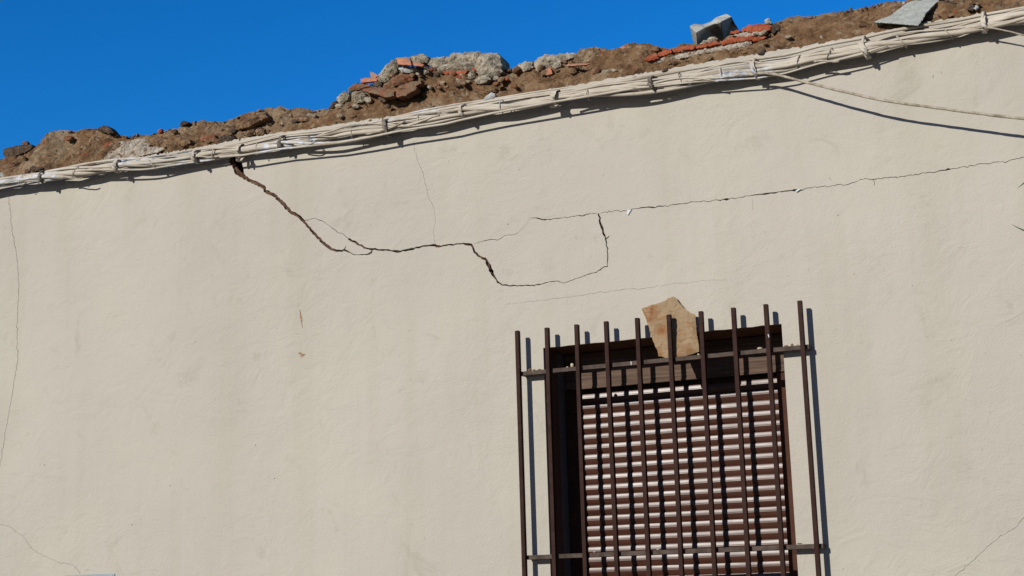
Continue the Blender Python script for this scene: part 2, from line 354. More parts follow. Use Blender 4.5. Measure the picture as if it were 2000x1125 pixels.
def ribbon_quads(path, jit, r):
    """photo path -> list of polygons (x, z) on the wall face"""
    P = [(U(a, b).x, U(a, b).z, wd) for a, b, wd in path]
    SC = 1 / 500.0
    pts = []
    for (a, b) in zip(P[:-1], P[1:]):
        L = math.hypot(b[0] - a[0], b[1] - a[1]); n = max(1, int(L / 0.0085))
        for i in range(n):
            t = i / n; j = jit * SC if (i or pts) else 0
            jj = 1.0 if i else 0.45
            pts.append((a[0] + (b[0] - a[0]) * t + r.gauss(0, j * jj * 0.95), a[1] + (b[1] - a[1]) * t + r.gauss(0, j * jj * 0.95),
                        (a[2] + (b[2] - a[2]) * t) * SC))
    pts.append((P[-1][0], P[-1][1], P[-1][2] * SC))
    L, R = [], []
    for i, (x, z, wd) in enumerate(pts):
        x0, z0, _ = pts[max(0, i - 1)]; x1, z1, _ = pts[min(len(pts) - 1, i + 1)]
        dx, dz = x1 - x0, z1 - z0; l = math.hypot(dx, dz) or 1; nx, nz = -dz / l, dx / l
        k = max(wd * (.58 if wd < .0022 else .8 if wd < .0034 else 1), 0.0003) * 0.5
        lo, hi = (0.78, 1.2) if wd > .009 else (0.55, 1.4)
        a, b = k * r.uniform(lo, hi), k * r.uniform(lo, hi)
        L.append((x + nx * a, z + nz * a)); R.append((x - nx * b, z - nz * b))
    return [[L[i], L[i + 1], R[i + 1], R[i]] for i in range(len(pts) - 1)]

def cut_sheet(name, outline, holes, y0, depth, mats, parent):
    """sheet in the xz plane with polygonal holes, all rims running back by depth"""
    vs, fs = [], []
    def area(p): return sum(p[i - 1][0] * p[i][1] - p[i][0] * p[i - 1][1] for i in range(len(p)))
    tri = []
    for p in holes: tri += [[p[0], p[1], p[2]], [p[0], p[2], p[3]]] if len(p) == 4 else [p]
    for poly in [outline] + [p for p in tri if abs(area(p)) > 1e-9]:
        if area(poly) < 0: poly = poly[::-1]
        b = len(vs); vs += [Vector(p) for p in poly]; fs.append(list(range(b, b + len(poly))))
    V, E, F, ov, oe, of = delaunay_2d_cdt(vs, [], fs, 0, 1e-6)
    keep = [f for f, o in zip(F, of) if o and min(o) == 0 and max(o) == 0]
    cnt = {}
    for f in keep:
        for i in range(3):
            a, b = f[i], f[(i + 1) % 3]; cnt.setdefault((min(a, b), max(a, b)), []).append((a, b))
    verts = [(p.x, y0, p.y) for p in V]; n = len(verts)
    verts += [(p.x, y0 + depth, p.y) for p in V]
    faces = [tuple(f) for f in keep]
    rim = [(b, a, a + n, b + n) for k, l in cnt.items() if len(l) == 1 for a, b in l]
    nf = len(faces)
    me = mesh(name, verts, faces + rim)
    bm = bmesh.new(); bm.from_mesh(me)
    bmesh.ops.delete(bm, geom=[v for v in bm.verts if not v.link_faces], context='VERTS')
    bm.faces.ensure_lookup_table()
    if bm.faces[0].normal.y > 0: bmesh.ops.reverse_faces(bm, faces=bm.faces)
    bm.to_mesh(me); bm.free()
    return link(name, me, mats, parent)

house = empty('house', (0, 0, 0))
tag(house, 'cream plastered house wall with long diagonal cracks and a torn-off roofline', 'house')
rr = random.Random(3)
holes = [[(OX0, OZB), (OX1, OZB), (OX1, OZT), (OX0, OZT)]]
# slightly uneven plaster edge above the window
top_edge = []
n = 26
for i in range(n + 1):
    x = OX1 + (OX0 - OX1) * i / n
    top_edge.append((x, OZT + (rr.gauss(0, 0.0011) if 0 < i < n else 0)))
holes = [[(OX0, OZB), (OX1, OZB)] + top_edge]
for path, j in CR: holes += ribbon_quads(path, j, rr)
outline = [(X0, 0.0), (X1, 0.0)]
x = X1
while x > X0:
    outline.append((x, ztop(x) + rr.gauss(0, 0.0021) + 0.004 * noise.noise((x * 5, 0, 0)) - (.008 if rr.random() < .05 else 0)))
    x -= rr.uniform(0.003, 0.017)
outline.append((X0, ztop(X0)))
cut_sheet('facade', outline, holes, 0.0, 0.0125, M['plaster'], house)

# masonry behind the plaster, with the deep gap of the big crack
gap = [[(U(a, b).x, U(a, b).z) for a, b in [(446, 296), (472, 298), (478, 322), (478, 338), (470, 337), (461, 328)]],
       [(U(a, b).x, U(a, b).z) for a, b in [(953, 513), (958, 515), (967, 534), (964, 539), (957, 530)]],
       [(U(a, b).x, U(a, b).z) for a, b in [(566, 410), (590, 425), (594, 433), (584, 424)]],
       [(U(a, b).x, U(a, b).z) for a, b in [(679, 464), (684, 465), (691, 470), (686, 471)]]]
core_out = [(X0, 0.0), (X1, 0.0), (X1, ztop(X1) - .01)] + [(q, ztop(q) - .012) for q in [X1 - i * .1 for i in range(1, int((X1 - X0) * 10))]] + [(X0, ztop(X0) - .01)]
cut_sheet('wall_core', core_out, [[(OX0 - .004, OZB - .004), (OX1 + .004, OZB - .004), (OX1 + .004, OZT + .004), (OX0 - .004, OZT + .004)]] + gap, 0.0125, 0.06, M['masonry'], house)
bm = bmesh.new()
zc = ZMEAN - 0.02
box_bm(bm, X0, OX0 - .03, 0.0725, 0.5, 0.0, zc)
box_bm(bm, OX1 + .03, X1, 0.0725, 0.5, 0.0, zc)
box_bm(bm, OX0 - .03, OX1 + .03, 0.0725, 0.5, OZT + .04, zc)
box_bm(bm, OX0 - .03, OX1 + .03, 0.0725, 0.5, 0.0, OZB - .03)
me = bpy.data.meshes.new('inner_wall'); bm.to_mesh(me); bm.free(); link('inner_wall', me, M['void'], house)
# loose flakes of paint at the crack
def flake(pts, dy=0.004, name='paint_flake', mat='flake'):
    P = [U(a, b, -0.001) for a, b in pts]; Q = [p + Vector((0, -dy, 0)) for p in P]
    n = len(P); f = [tuple(range(n, 2 * n))] + [(i, (i + 1) % n, n + (i + 1) % n, n + i) for i in range(n)] + [tuple(range(n))[::-1]]
    link(name, fixn(mesh(name, P + Q, f)), M[mat], house)
flake([(1226, 410.5), (1234, 410), (1230, 415), (1227, 420.5), (1225.5, 417)])
flake([(585, 605), (586.5, 607), (588, 616), (590, 622), (589.5, 632), (591, 641), (589, 636), (587.5, 627), (585.5, 620), (586, 612)], .0006, 'rust_stain', 'rust')
flake([(582, 690), (586, 687.5), (590, 690), (597, 692), (592, 695), (589, 698), (585, 696), (587, 693)], .0006, 'rust_stain', 'rust')
flake([(1554, 373.5), (1559, 370.5), (1564, 370), (1559, 374), (1556, 375.5)], .006)

# window: lintel lining, side linings, shutter box, guides, slats, sill
TS = 0.2084
window = empty('window', (0, 0, 0)); window.parent = house
bm = bmesh.new(); box_bm(bm, OX0 - .03, OX1 + .03, 0.0165, 0.25, OZT + 0.002, OZT + .04, .002)
me = bpy.data.meshes.new('lintel'); bm.to_mesh(me); bm.free(); link('lintel', me, M['lintel'], window)
def lining(xa, xb):
    o = box('side_lining', M['lining'], xa, xb, 0.0135, 0.128, OZB - .03, OZT + 0.001, 0, window)
    box('side_frame', M['liningback'], xa + (0.0025 if xa < .5 else 0), xb - (0 if xa < .5 else .0025), 0.1285, 0.25, OZB - .03, OZT + 0.0005, 0, window)
lining(OX0 - .03, OX0 + .002); lining(OX1 - .002, OX1 + .03)
box('sill', M['plaster'], OX0 - .06, OX1 + .06, -0.05, 0.25, OZB - .06, OZB - 0.031, .004, window)
BZ = ZOFF - 0.2035
bm = bmesh.new(); box_bm(bm, OX0 + .004, OX1 - .004, 0.1975, 0.2475, BZ, OZT - .002, .002)
me = bpy.data.meshes.new('shutter_box'); bm.to_mesh(me); bm.free(); link('shutter_box', me, M['wood'], window)
box('box_trim', M['wood'], OX0 + .005, OX1 - .005, 0.1945, 0.1972, BZ - .002, BZ + .0065, .001, window)
box('guide_rail', M['guide'], OX0 + .005, OX0 + .058, 0.192, 0.2465, OZB - .03, BZ - .006, .003, window)
box('guide_rail', M['guide'], 0.9265, OX1 - .004, 0.192, 0.2465, OZB - .03, BZ - .006, .003, window)
# slats: bulging upper half catching the light, groove, flatter lower half
P = 0.0388
prof = []
def prof_add(z, y): prof.append((z, y))
zz, yy = 0.0, 0.0065
seg = [(0.0012, 62), (0.0014, 26), (0.0022, 14), (0.0028, 10), (0.0028, 7.5), (0.0027, 5), (0.0009, -55), (0.0007, 0), (0.001, 62), (0.0018, 5), (0.003, -13), (0.004, -17), (0.004, -20), (0.0035, -23), (0.003, -27), (0.002, -36), (0.001, -60)]
z, y = 0.0, 0.006
prof = [(0.0, 0.006)]
for L, ang in seg:
    a = math.radians(ang)          # angle of the normal above horizontal
    z -= L * math.cos(a); y -= L * math.sin(a); prof.append((z, y))
k = (P - 0.001) / -prof[-1][0]
prof = [(a * k, b) for a, b in prof] + [(-P + .0008, 0.009), (-P, 0.009)]
V, Fc = [], []
xs = [OX0 + .03 + (0.945 - OX0 - .03) * i / 24 for i in range(25)]
zt0 = ZOFF - 0.2245
ns = int((zt0 - OZB + .03) / P) + 1
wob = random.Random(5)
for s in range(ns):
    zs = zt0 - P * s; b0 = len(V); dy = wob.gauss(0, .0007); tl_ = wob.gauss(0, .0008); rk = math.tan(math.radians(wob.gauss(0, 1.3)))
    for x in xs:
        for (pz, py) in prof: V.append((x, TS + py - .003 + dy + pz * rk + .0007 * noise.noise(Vector((x * 3, s * 3.3, 0))), zs + pz + tl_ * (x - .5) + .0007 * noise.noise(Vector((x * 2.2, s * 1.7, 4)))))
    m = len(prof)
    for i in range(len(xs) - 1):
        for j in range(m - 1):
            a = b0 + i * m + j; Fc.append((a, a + 1, a + m + 1, a + m))
me = mesh('roller_slats', V, Fc)
o = link('roller_slats', me, M['shutter'], window)
bm = bmesh.new(); bm.from_mesh(me)
bmesh.ops.reverse_faces(bm, faces=[f for f in bm.faces]) if sum(f.normal.y for f in bm.faces) > 0 else None
bm.to_mesh(me); bm.free()
box('shutter_back', M['void'], OX0 - .02, OX1 + .02, 0.25, 0.27, OZB - .03, OZT + .03, 0, window)

# ------------------------------------------------------------------ grille: ten square bars on two rails
gr = empty('window_grille', (0.54, -0.05, ZOFF - 0.84))
tag(gr, 'dark brown iron window grille of ten square bars on two rails', 'grille')
GD, TB, BW = 0.0642, 0.0186, 0.0152
gr_rand = random.Random(11)
for i in range(10):
    bm = bmesh.new()
    box_bm(bm, 0, BW, -GD, -GD + TB, ZOFF - 1.55, ZOFF, 0.0013)
    lean = gr_rand.gauss(0, .0012)
    for v in bm.verts:
        v.co.x += 0.12 * i + lean * (v.co.z - ZOFF + .8); v.co.z += gr_rand.gauss(0, .0004)
    me = bpy.data.meshes.new('bar'); bm.to_mesh(me); bm.free(); put(link('bar', me, M['iron']), gr)
for zt in (ZOFF - 0.1542, ZOFF - 0.8363, ZOFF - 1.40):
    put(box('rail', M['ironrail'], 0.008, 1.106, -GD + TB + .0004, -0.0146, zt - 0.0154, zt, .001), gr)
    for xa in (0.009, 1.090):
        put(box('wall_lug', M['ironrail'], xa, xa + .015, -.0144, -.0006, zt - .0148, zt - .0006, .001), gr)
def drip(pts, y):
    P = [U(a, b, y) for a, b in pts]; v, f = tube_data(P, [.0018, .0024, .0016, .0028], 6)
    put(link('paint_drip', mesh('paint_drip', v, f), M['flake'], None, True), gr)
drip([(1232.5, 706), (1233, 708.5), (1233, 710.5), (1233.5, 713)], -GD + TB - .0003)
drip([(1500.5, 653), (1501, 655), (1501.5, 657), (1502, 659)], -GD - .0004)

# ------------------------------------------------------------------ earth heaped on the torn wall top
RY = 0.165                                    # how far behind the wall face the ridge lies
SIL = [(0, 309), (30, 303), (60, 293), (80, 281), (84, 268), (100, 257), (125, 256), (150, 254), (170, 250), (185, 248), (205, 250), (222, 259), (250, 264), (287, 260), (325, 254),
       (350, 248), (357, 238), (400, 236), (437, 237), (462, 229), (478, 223), (492, 217), (515, 211), (540, 210), (560, 212), (580, 212), (610, 213), (640, 211), (650, 206), (680, 190),
       (720, 168), (760, 142), (800, 132), (880, 128), (940, 128), (975, 140), (985, 138), (1000, 134), (1025, 122), (1045, 118), (1065, 116), (1122, 108), (1137, 98), (1150, 96), (1162, 91), (1187, 97),
       (1205, 94), (1222, 88), (1245, 88), (1267, 86), (1285, 90), (1305, 93), (1330, 90), (1355, 87), (1400, 78), (1450, 62), (1500, 52), (1522, 44), (1540, 38), (1555, 35), (1580, 34), (1612, 26), (1630, 22), (1645, 20), (1660, 19),
       (1686, 14), (1710, 9), (1730, 4), (1760, 2), (1800, -8), (1850, -14), (1920, -26), (2000, -42)]
RID = [(U(a, b, RY).x, U(a, b, RY).z) for a, b in SIL]
RMEAN = ZMEAN + 0.16
RID = [(X0 - 1, RMEAN)] + [(-3.15, RMEAN - .03)] + RID + [(RID[-1][0] + .35, RMEAN), (X1 + 1, RMEAN)]
def ridge(x): return interp(RID, x)
def fbm(p, s, o=5):
    return noise.fractal(Vector(p) * s, 0.9, 2.1, o, noise_basis='PERLIN_ORIGINAL')
xs = []
x = X0
while x < X1:
    xs.append(x); x += 0.0042 if -2.9 < x < 2.1 else 0.02
NT_ = 46; NB = 10
V, Fc = [], []
def surf(x, t):
    """front slope of the heap, t from the plaster edge (0) to the ridge (1)"""
    z0 = ztop(x) - 0.02; z1 = ridge(x)
    return Vector((x, 0.008 + (RY - 0.008) * t ** 1.15, z0 + (z1 - z0) * (t ** 0.88)))
for i, x in enumerate(xs):
    for j in range(NT_ + NB + 1):
        if j <= NT_:
            t = j / NT_
            p = surf(x, t); amp = min(1, t * 7) * (1 if t < .9 else 0.75)
        else:
            q = (j - NT_) / NB; p = Vector((x, RY + q * 0.33, ridge(x) - 0.16 * q ** 1.6)); amp = .75 + .25 * q
        p_ = p; p = Vector((p.x * .6, p.y, p.z * 1.1)); n1 = fbm(p, 9, 5); n2 = noise.noise(p * 34); n3 = noise.noise(p * 80 + Vector((5, 1, 2)))
        d, _ = noise.voronoi(p * 26 + Vector((n1, n2, 0)) * .5)
        clod = max(0, .45 - d[0]) * .040 * (1.0 if noise.noise(p * 7 + Vector((9, 0, 0))) > -0.1 else .15)
        d2, _ = noise.voronoi(p * 62 + Vector((n2, n1, 0)) * .6)
        clod += max(0, .42 - d2[0]) * .014
        n4 = .4 - abs(noise.noise(p * 17 + Vector((3, 8, 1))))
        h = 0.026 * n1 + 0.013 * n2 + 0.0065 * n3 + .020 * n4 + clod - .011; p = p_
        nrm = Vector((0, -0.72, 0.6)) if j <= NT_ else Vector((0, 0.3, 0.9))
        if j == NT_: nrm = Vector((0, -.2, .6))
        V.append(p + nrm * (h * amp) + Vector((0.004 * n2 * amp, 0, 0)))
m = NT_ + NB + 1
for i in range(len(xs) - 1):
    for j in range(m - 1):
        a = i * m + j; Fc.append((a, a + m, a + m + 1, a + 1))
o = link('earth', mesh('earth', V, Fc), M['earth'])
tag(o, 'brown dry earth heaped along the torn wall top', 'earth', kind='stuff')

def along(px, py):
    """photo pixel on the heap -> (fraction up the slope, depth)"""
    x = U(px, py, .08).x; a = proj(surf(x, 0))[1]; b = proj(surf(x, 1))[1]
    t = min(1, max(0, (a - py) / (a - b))); return t, 0.008 + (RY - .008) * t ** 1.15

# fine rubble strewn over the earth: too small to count
mats_r = [M['clod'], M['concrete'], M['brick'], M['darkstone'], M['whitemortar']]
bmI = bmesh.new(); bmesh.ops.create_icosphere(bmI, subdivisions=1, radius=1)
IV = [v.co.copy() for v in bmI.verts]; IF = [tuple(v.index for v in f.verts) for f in bmI.faces]; bmI.free()
gv, gf, gm = [], [], []
g = random.Random(21)
def bit(p, s, mi):
    b0 = len(gv); e = Matrix.Rotation(g.uniform(0, 6.3), 3, Vector((g.gauss(0, 1), g.gauss(0, 1), g.gauss(0, 1))).normalized())
    sc = Vector((g.uniform(.7, 1.5), g.uniform(.6, 1.1), g.uniform(.45, .9))) * s
    for c in IV:
        gv.append(p + e @ Vector((c.x * sc.x, c.y * sc.y, c.z * sc.z)) * g.uniform(.72, 1.15))
    for f in IF: gf.append(tuple(b0 + k for k in f)); gm.append(mi)
for i in range(3400):
    x = g.uniform(-3.2, 2.3); t = g.random() ** 0.9
    clump = noise.noise(Vector((x * 3.1, t * 2, 4)))
    if g.random() > .5 + 1.0 * clump: continue
    s = 0.0022 / (g.random() ** 0.42 + .08); s = min(s, 0.0125)
    q = g.random(); mi = 0 if q < .78 else 1 if q < .88 else 3 if q < .965 else 2 if q < .98 else 4
    if t < .12 and g.random() < .6: mi = 4
    p = surf(x, min(1, t)) + Vector((0, -.003 - s * .35, s * .2)) + Vector((0, -0.72, .6)) * ((0.018 * fbm(surf(x, t), 9, 5) - .009) * min(1, t * 7))
    bit(p, s, mi)
for i in range(260):                           # crumbs along the ridge, seen against the sky
    x = g.uniform(-3.2, 2.2); s = g.choice((.0035, .005, .007, .011))
    p = Vector((x, RY, ridge(x))) + Vector((0, -.01, .6 * 0.016 * fbm(Vector((x, RY, ridge(x))), 9, 5) * .8 - s * .4 - .0075)); bit(p, s, g.choice((0, 0, 0, 3, 0)))
me = mesh('rubble_gravel', gv, gf)
for i, p in enumerate(me.polygons): p.material_index = gm[i]
o = link('rubble_gravel', me, mats_r); tag(o, 'fine gravel and crumbs of rubble strewn over the earth', 'rubble', kind='stuff')

# ------------------------------------------------------------------ larger pieces of rubble, each a thing
def inside(p, poly):
    c = False; j = len(poly) - 1
    for i in range(len(poly)):
        if (poly[i][1] > p[1]) != (poly[j][1] > p[1]) and p[0] < (poly[j][0] - poly[i][0]) * (p[1] - poly[i][1]) / (poly[j][1] - poly[i][1]) + poly[i][0]: c = not c
        j = i
    return c
def edist(p, poly):
    d = 9
    for i in range(len(poly)):
        a, b = poly[i - 1], poly[i]; ax, az = b[0] - a[0], b[1] - a[1]; l = ax * ax + az * az or 1e-12
        t = max(0, min(1, ((p[0] - a[0]) * ax + (p[1] - a[1]) * az) / l))
        d = min(d, math.hypot(p[0] - a[0] - ax * t, p[1] - a[1] - az * t))
    return d
def chunk_mesh(pts, y, k, thick, bulge, rough, step=0.007, jit=.0016, seed=0, ridges=None, smooth_in=1.0):
    """a broken piece whose outline is pts (photo px) on a plane at depth y leaning by k, bulging to the front"""
    r = random.Random(seed)
    z0 = U(pts[0][0], pts[0][1], y).z
    W = [U(a, b, y, k, z0) for a, b in pts]
    O = []
    for i in range(len(W)):
        a, b = W[i], W[(i + 1) % len(W)]; n = max(1, int((b - a).length / step))
        for q in range(n):
            t = q / n; p = a.lerp(b, t); j = jit if q else jit * .3
            O.append((p.x + r.gauss(0, j), p.z + r.gauss(0, j)))
    xs_ = [p[0] for p in O]; zs_ = [p[1] for p in O]
    pts2 = [Vector(p) for p in O]; nO = len(O)
    zz = min(zs_)
    while zz < max(zs_):
        xx = min(xs_)
        while xx < max(xs_):
            p = (xx + r.uniform(-.25, .25) * step, zz + r.uniform(-.25, .25) * step)
            if inside(p, O) and edist(p, O) > step * .55: pts2.append(Vector(p))
            xx += step
        zz += step
    if sum(O[i - 1][0] * O[i][1] - O[i][0] * O[i - 1][1] for i in range(nO)) < 0: pts2[:nO] = pts2[:nO][::-1]
    Vv, E_, Ff, ov, oe, of = delaunay_2d_cdt(pts2, [], [list(range(nO))], 1, 1e-6)
    B = []; so = Vector((seed * 3.7, seed * 1.3, 0))
    for p in Vv:
        d = edist((p.x, p.y), O); q = min(1, d / (thick * .8 + 1e-6))
        f = bulge * thick * (1 - (1 - q) ** 2)
        P3 = Vector((p.x, 0, p.y))
        f += rough * (noise.noise(P3 * 22 + so) * .9 + (.55 - abs(noise.noise(P3 * 38 + so)) * 1.9) + (.4 - abs(noise.noise(P3 * 80 + so)) * 1.3) + noise.noise(P3 * 140 + so) * .45) * min(1, .35 + q)
        if ridges: f += ridges[2] * (abs(math.sin((p.x * math.cos(ridges[0]) + p.y * math.sin(ridges[0])) * math.pi / ridges[1])) ** .6)
        B.append(Vector((p.x, y + k * (p.y - z0) - f, p.y)))
    n = len(B); cx = sum(p.x for p in Vv) / n; cz = sum(p.y for p in Vv) / n
    back = [Vector((cx + (p.x - cx) * .93, y + k * (p.y - z0) + thick, cz + (p.y - cz) * .93)) for p in Vv]
    cnt = {}
    for f in Ff:
        for i in range(len(f)):
            a, b = f[i], f[(i + 1) % len(f)]; kk = (min(a, b), max(a, b)); cnt[kk] = cnt.get(kk, 0) + 1
    faces = [tuple(f) for f in Ff] + [tuple(a + n for a in f[::-1]) for f in Ff]
    for f in Ff:
        for i in range(len(f)):
            a, b = f[i], f[(i + 1) % len(f)]
            if cnt[(min(a, b), max(a, b))] == 1: faces.append((b, a, a + n, b + n))
    return B + back, faces
SEED = [0]
def chunk(name, label, cat, pts, mat, thick=.04, bulge=.6, rough=.004, lift=0.0, k=None, group=None, step=.0055, jit=.0022, ridges=None, y=None, parent=None):
    SEED[0] += 1
    cx = sum(a for a, b in pts) / len(pts); cyy = sum(b for a, b in pts) / len(pts)
    if y is None: y = along(cx, cyy)[1] - 0.012 - lift
    if k is None: k = .45
    zc0 = U(cx, cyy, y).z; z0 = U(pts[0][0], pts[0][1], y).z
    y += k * (z0 - zc0)
    v, f = chunk_mesh(pts, y, k, thick, bulge, rough, step, jit, SEED[0], ridges)
    o = link(name, fixn(mesh(name, v, f)), mat)
    if label: tag(o, label, cat, group)
    return o
def z1(L): return [(a / 4, 200 + b / 4) for a, b in L]
def z2(L): return [(400 + a / 4, 80 + b / 4) for a, b in L]
def z3(L): return [(800 + a / 4, 60 + b / 4) for a, b in L]
def z4(L): return [(1200 + a / 4, b / 4) for a, b in L]
def z5(L): return [(1600 + a / 5, b / 5) for a, b in L]
G = 'rubble pieces on the wall top'
con, tl, br, ck, ds = M['concrete'], M['tile'], M['brick'], M['clod'], M['darkstone']
# the big pile
chunk('mortar_chunk', 'rounded grey mortar lump at the right end of the rubble pile', 'mortar chunk', z3([(500, 300), (525, 215), (560, 180), (620, 172), (690, 176), (706, 200), (714, 240), (726, 322), (690, 345), (620, 372), (540, 350)]), con, .10, .55, 0.0079, .03, .25, G)
chunk('mortar_chunk', 'flat grey mortar slab topping the rubble pile', 'mortar chunk', z3([(268, 250), (285, 205), (340, 172), (470, 168), (545, 160), (565, 185), (548, 232), (515, 244), (430, 236), (330, 258)]), con, .08, .45, 0.0079, .01, .25, G)
big = chunk('mortar_chunk', 'long grey mortar slab with red brick stuck under it', 'mortar chunk', z3([(212, 305), (265, 262), (330, 246), (440, 232), (508, 238), (518, 265), (490, 300), (450, 314), (330, 322), (250, 320)]), con, .07, .6, 0.0066, .04, .1, G)
o = chunk('brick_layer', None, None, z3([(252, 318), (330, 316), (452, 308), (430, 338), (330, 340), (270, 334)]), br, .05, .2, .003, .026, .1); put(o, big)
chunk('mortar_chunk', 'grey mortar piece beside the pale orange tile shards', 'mortar chunk', z3([(145, 255), (168, 214), (275, 202), (292, 232), (262, 275), (220, 298), (165, 285)]), con, .06, .5, 0.0066, .01, .3, G)
chunk('mortar_chunk', 'tall grey mortar lump on the left side of the pile, below the orange tile shards', 'mortar chunk', z2([(1345, 295), (1372, 250), (1408, 190), (1490, 138), (1512, 175), (1502, 235), (1462, 275), (1420, 318), (1365, 330)]), con, .08, .55, 0.0066, .02, .3, G)
chunk('mortar_chunk', 'small dark grey cap of mortar behind the orange tile shards', 'mortar chunk', z2([(1585, 130), (1640, 110), (1690, 99), (1750, 124), (1742, 170), (1640, 165)]), con, .06, .5, 0.0053, -.01, .3, G)
chunk('tile_shard', 'large pale orange clay tile shard on top of the pile', 'tile shard', z2([(1492, 134), (1572, 124), (1602, 142), (1614, 190), (1512, 182)]), tl, .02, .2, .001, .045, .9, 'clay tile shards', .008, .0006)
chunk('tile_shard', 'pale orange tile shard tapering right beside the largest shard', 'tile shard', z2([(1610, 150), (1660, 160), (1712, 184), (1700, 199), (1615, 191)]), tl, .018, .2, .001, .045, .9, 'clay tile shards', .008, .0006)
chunk('stone', 'smooth bluish grey stone under the orange tile shards', 'stone', z2([(1515, 210), (1568, 192), (1620, 198), (1662, 222), (1610, 246), (1535, 246)]), M['greystone'], .035, .5, .003, .03, .3)
chunk('tile_shard', 'small upright orange tile shard standing on the left slope of the pile', 'tile shard', z2([(1290, 240), (1318, 248), (1356, 270), (1318, 296), (1300, 300)]), tl, .016, .1, .001, .02, .2, 'clay tile shards', .008, .0005)
chunk('tile_shard', 'flat orange tile shard under the small upright shard', 'tile shard', z2([(1214, 298), (1262, 286), (1352, 292), (1340, 312), (1290, 318), (1222, 326)]), tl, .02, .3, .001, .03, .6, 'clay tile shards', .008, .0006)
chunk('tile_shard', 'dusty reddish tile fragment on the left edge of the pile', 'tile shard', z2([(1112, 372), (1180, 330), (1270, 335), (1300, 350), (1225, 370), (1130, 400)]), M['duskytile'], .03, .4, .004, .02, .4, 'clay tile shards')
chunk('brick_slab', 'long dusty red brick slab low on the left of the pile', 'brick piece', z2([(1228, 374), (1330, 362), (1400, 368), (1480, 386), (1474, 432), (1420, 440), (1370, 428), (1300, 406), (1235, 392)]), M['duskytile'], .045, .25, .004, .055, .9, 'brick slabs in the pile')
chunk('brick_slab', 'upper dusty brick slab below the bluish stone', 'brick piece', z2([(1514, 348), (1600, 320), (1684, 306), (1692, 332), (1610, 366), (1524, 372)]), M['duskytile'], .04, .25, .003, .05, .7, 'brick slabs in the pile')
chunk('brick_slab', 'lower dusty brick slab jutting out over the earth slope', 'brick piece', z2([(1478, 380), (1560, 372), (1648, 348), (1652, 376), (1572, 424), (1492, 438)]), M['duskytile'], .045, .25, .003, .05, .8, 'brick slabs in the pile')
chunk('brick_slab', 'broken reddish brick lump between the brick slabs', 'brick piece', z2([(1440, 320), (1470, 280), (1550, 260), (1620, 270), (1630, 305), (1560, 330), (1475, 355)]), M['duskytile'], .04, .6, .005, .02, .5, 'brick slabs in the pile')
chunk('mortar_chunk', 'rounded grey mortar ball below the long brick slab', 'mortar chunk', z2([(1148, 415), (1180, 390), (1222, 384), (1262, 428), (1244, 474), (1190, 486), (1158, 462)]), con, .05, .8, 0.0053, .03, .3, G)
chunk('mortar_chunk', 'grey mortar slab at the left foot of the pile', 'mortar chunk', z2([(1028, 462), (1052, 425), (1085, 394), (1128, 404), (1118, 455), (1082, 486), (1045, 490)]), con, .05, .5, 0.0053, .03, .3, G)
chunk('stone', 'dark stone wedge at the left tip of the pile', 'stone', z2([(970, 520), (1000, 475), (1032, 466), (1042, 500), (1005, 525)]), ds, .04, .5, .005, .02, .4)
chunk('stone', 'dark angular stone under the long brick slab', 'stone', z2([(1352, 440), (1400, 432), (1428, 452), (1402, 482), (1362, 468)]), ds, .04, .5, .005, .03, .4)
chunk('mortar_chunk', 'angular light mortar piece below the big rounded lump', 'mortar chunk', z3([(505, 385), (545, 350), (610, 338), (622, 372), (600, 402), (545, 418), (510, 410)]), con, .05, .5, 0.0053, .02, .4, G)
chunk('mortar_chunk', 'small mortar lump below the slab with the brick', 'mortar chunk', z3([(452, 345), (475, 318), (505, 312), (510, 360), (478, 378), (456, 368)]), con, .04, .7, 0.0053, .02, .4, G)
# middle
chunk('mortar_chunk', 'broad heap of grey mortar right of the pile', 'mortar chunk', z3([(966, 250), (1000, 215), (1062, 184), (1110, 186), (1190, 178), (1290, 172), (1300, 192), (1240, 225), (1150, 255), (1080, 300), (990, 330)]), con, .07, .4, 0.0099, .0, .6, G)
chunk('mortar_chunk', 'grey mortar crest left of the broad mortar heap', 'mortar chunk', z3([(815, 300), (850, 262), (900, 240), (958, 246), (962, 290), (900, 318), (830, 322)]), con, .06, .4, 0.0092, 0, .6, G)
chunk('mortar_chunk', 'rough mortar nub beside the thin orange tile sliver', 'mortar chunk', z3([(1112, 285), (1150, 240), (1176, 250), (1182, 280), (1140, 296)]), con, .035, .6, 0.0053, .02, .5, G)
chunk('tile_shard', 'pink ridged hollow tile fragment in the earth', 'tile shard', z3([(1046, 314), (1070, 300), (1102, 290), (1118, 338), (1078, 348), (1060, 346)]), M['tile'], .02, .1, .001, .02, .3, 'clay tile shards', .004, .0005, (0.3, .006, .003))
chunk('tile_sliver', 'thin orange tile sliver lying flat in the earth', 'tile shard', z3([(1215, 268), (1260, 258), (1340, 254), (1412, 256), (1380, 266), (1300, 272), (1230, 277)]), tl, .012, .3, .001, .03, 1.2, 'clay tile shards', .006, .0005)
chunk('stone', 'grey angular stone resting on the cables', 'stone', z3([(564, 548), (598, 510), (640, 480), (664, 490), (668, 512), (640, 545), (600, 560), (572, 560)]), M['greystone'], .03, .25, .002, 0, -.1, None, .007, .0008, None, -.035)
chunk('clod', 'reddish clod above the grey stone on the cables', 'clod', z3([(575, 485), (600, 460), (640, 440), (680, 455), (690, 480), (640, 482), (600, 495)]), ck, .03, .6, .006, .0, .4)
chunk('clod', 'dark loose clod at the cable edge left of the middle clamp', 'clod', z3([(1065, 470), (1080, 440), (1130, 432), (1180, 450), (1170, 470), (1110, 480)]), ck, .03, .6, .006, .0, .4)
chunk('brick_piece', 'small orange brick corner on the ridge crest', 'brick piece', z3([(1640, 138), (1670, 118), (1700, 106), (1712, 122), (1690, 136), (1655, 145)]), tl, .02, .3, .003, .01, .4)
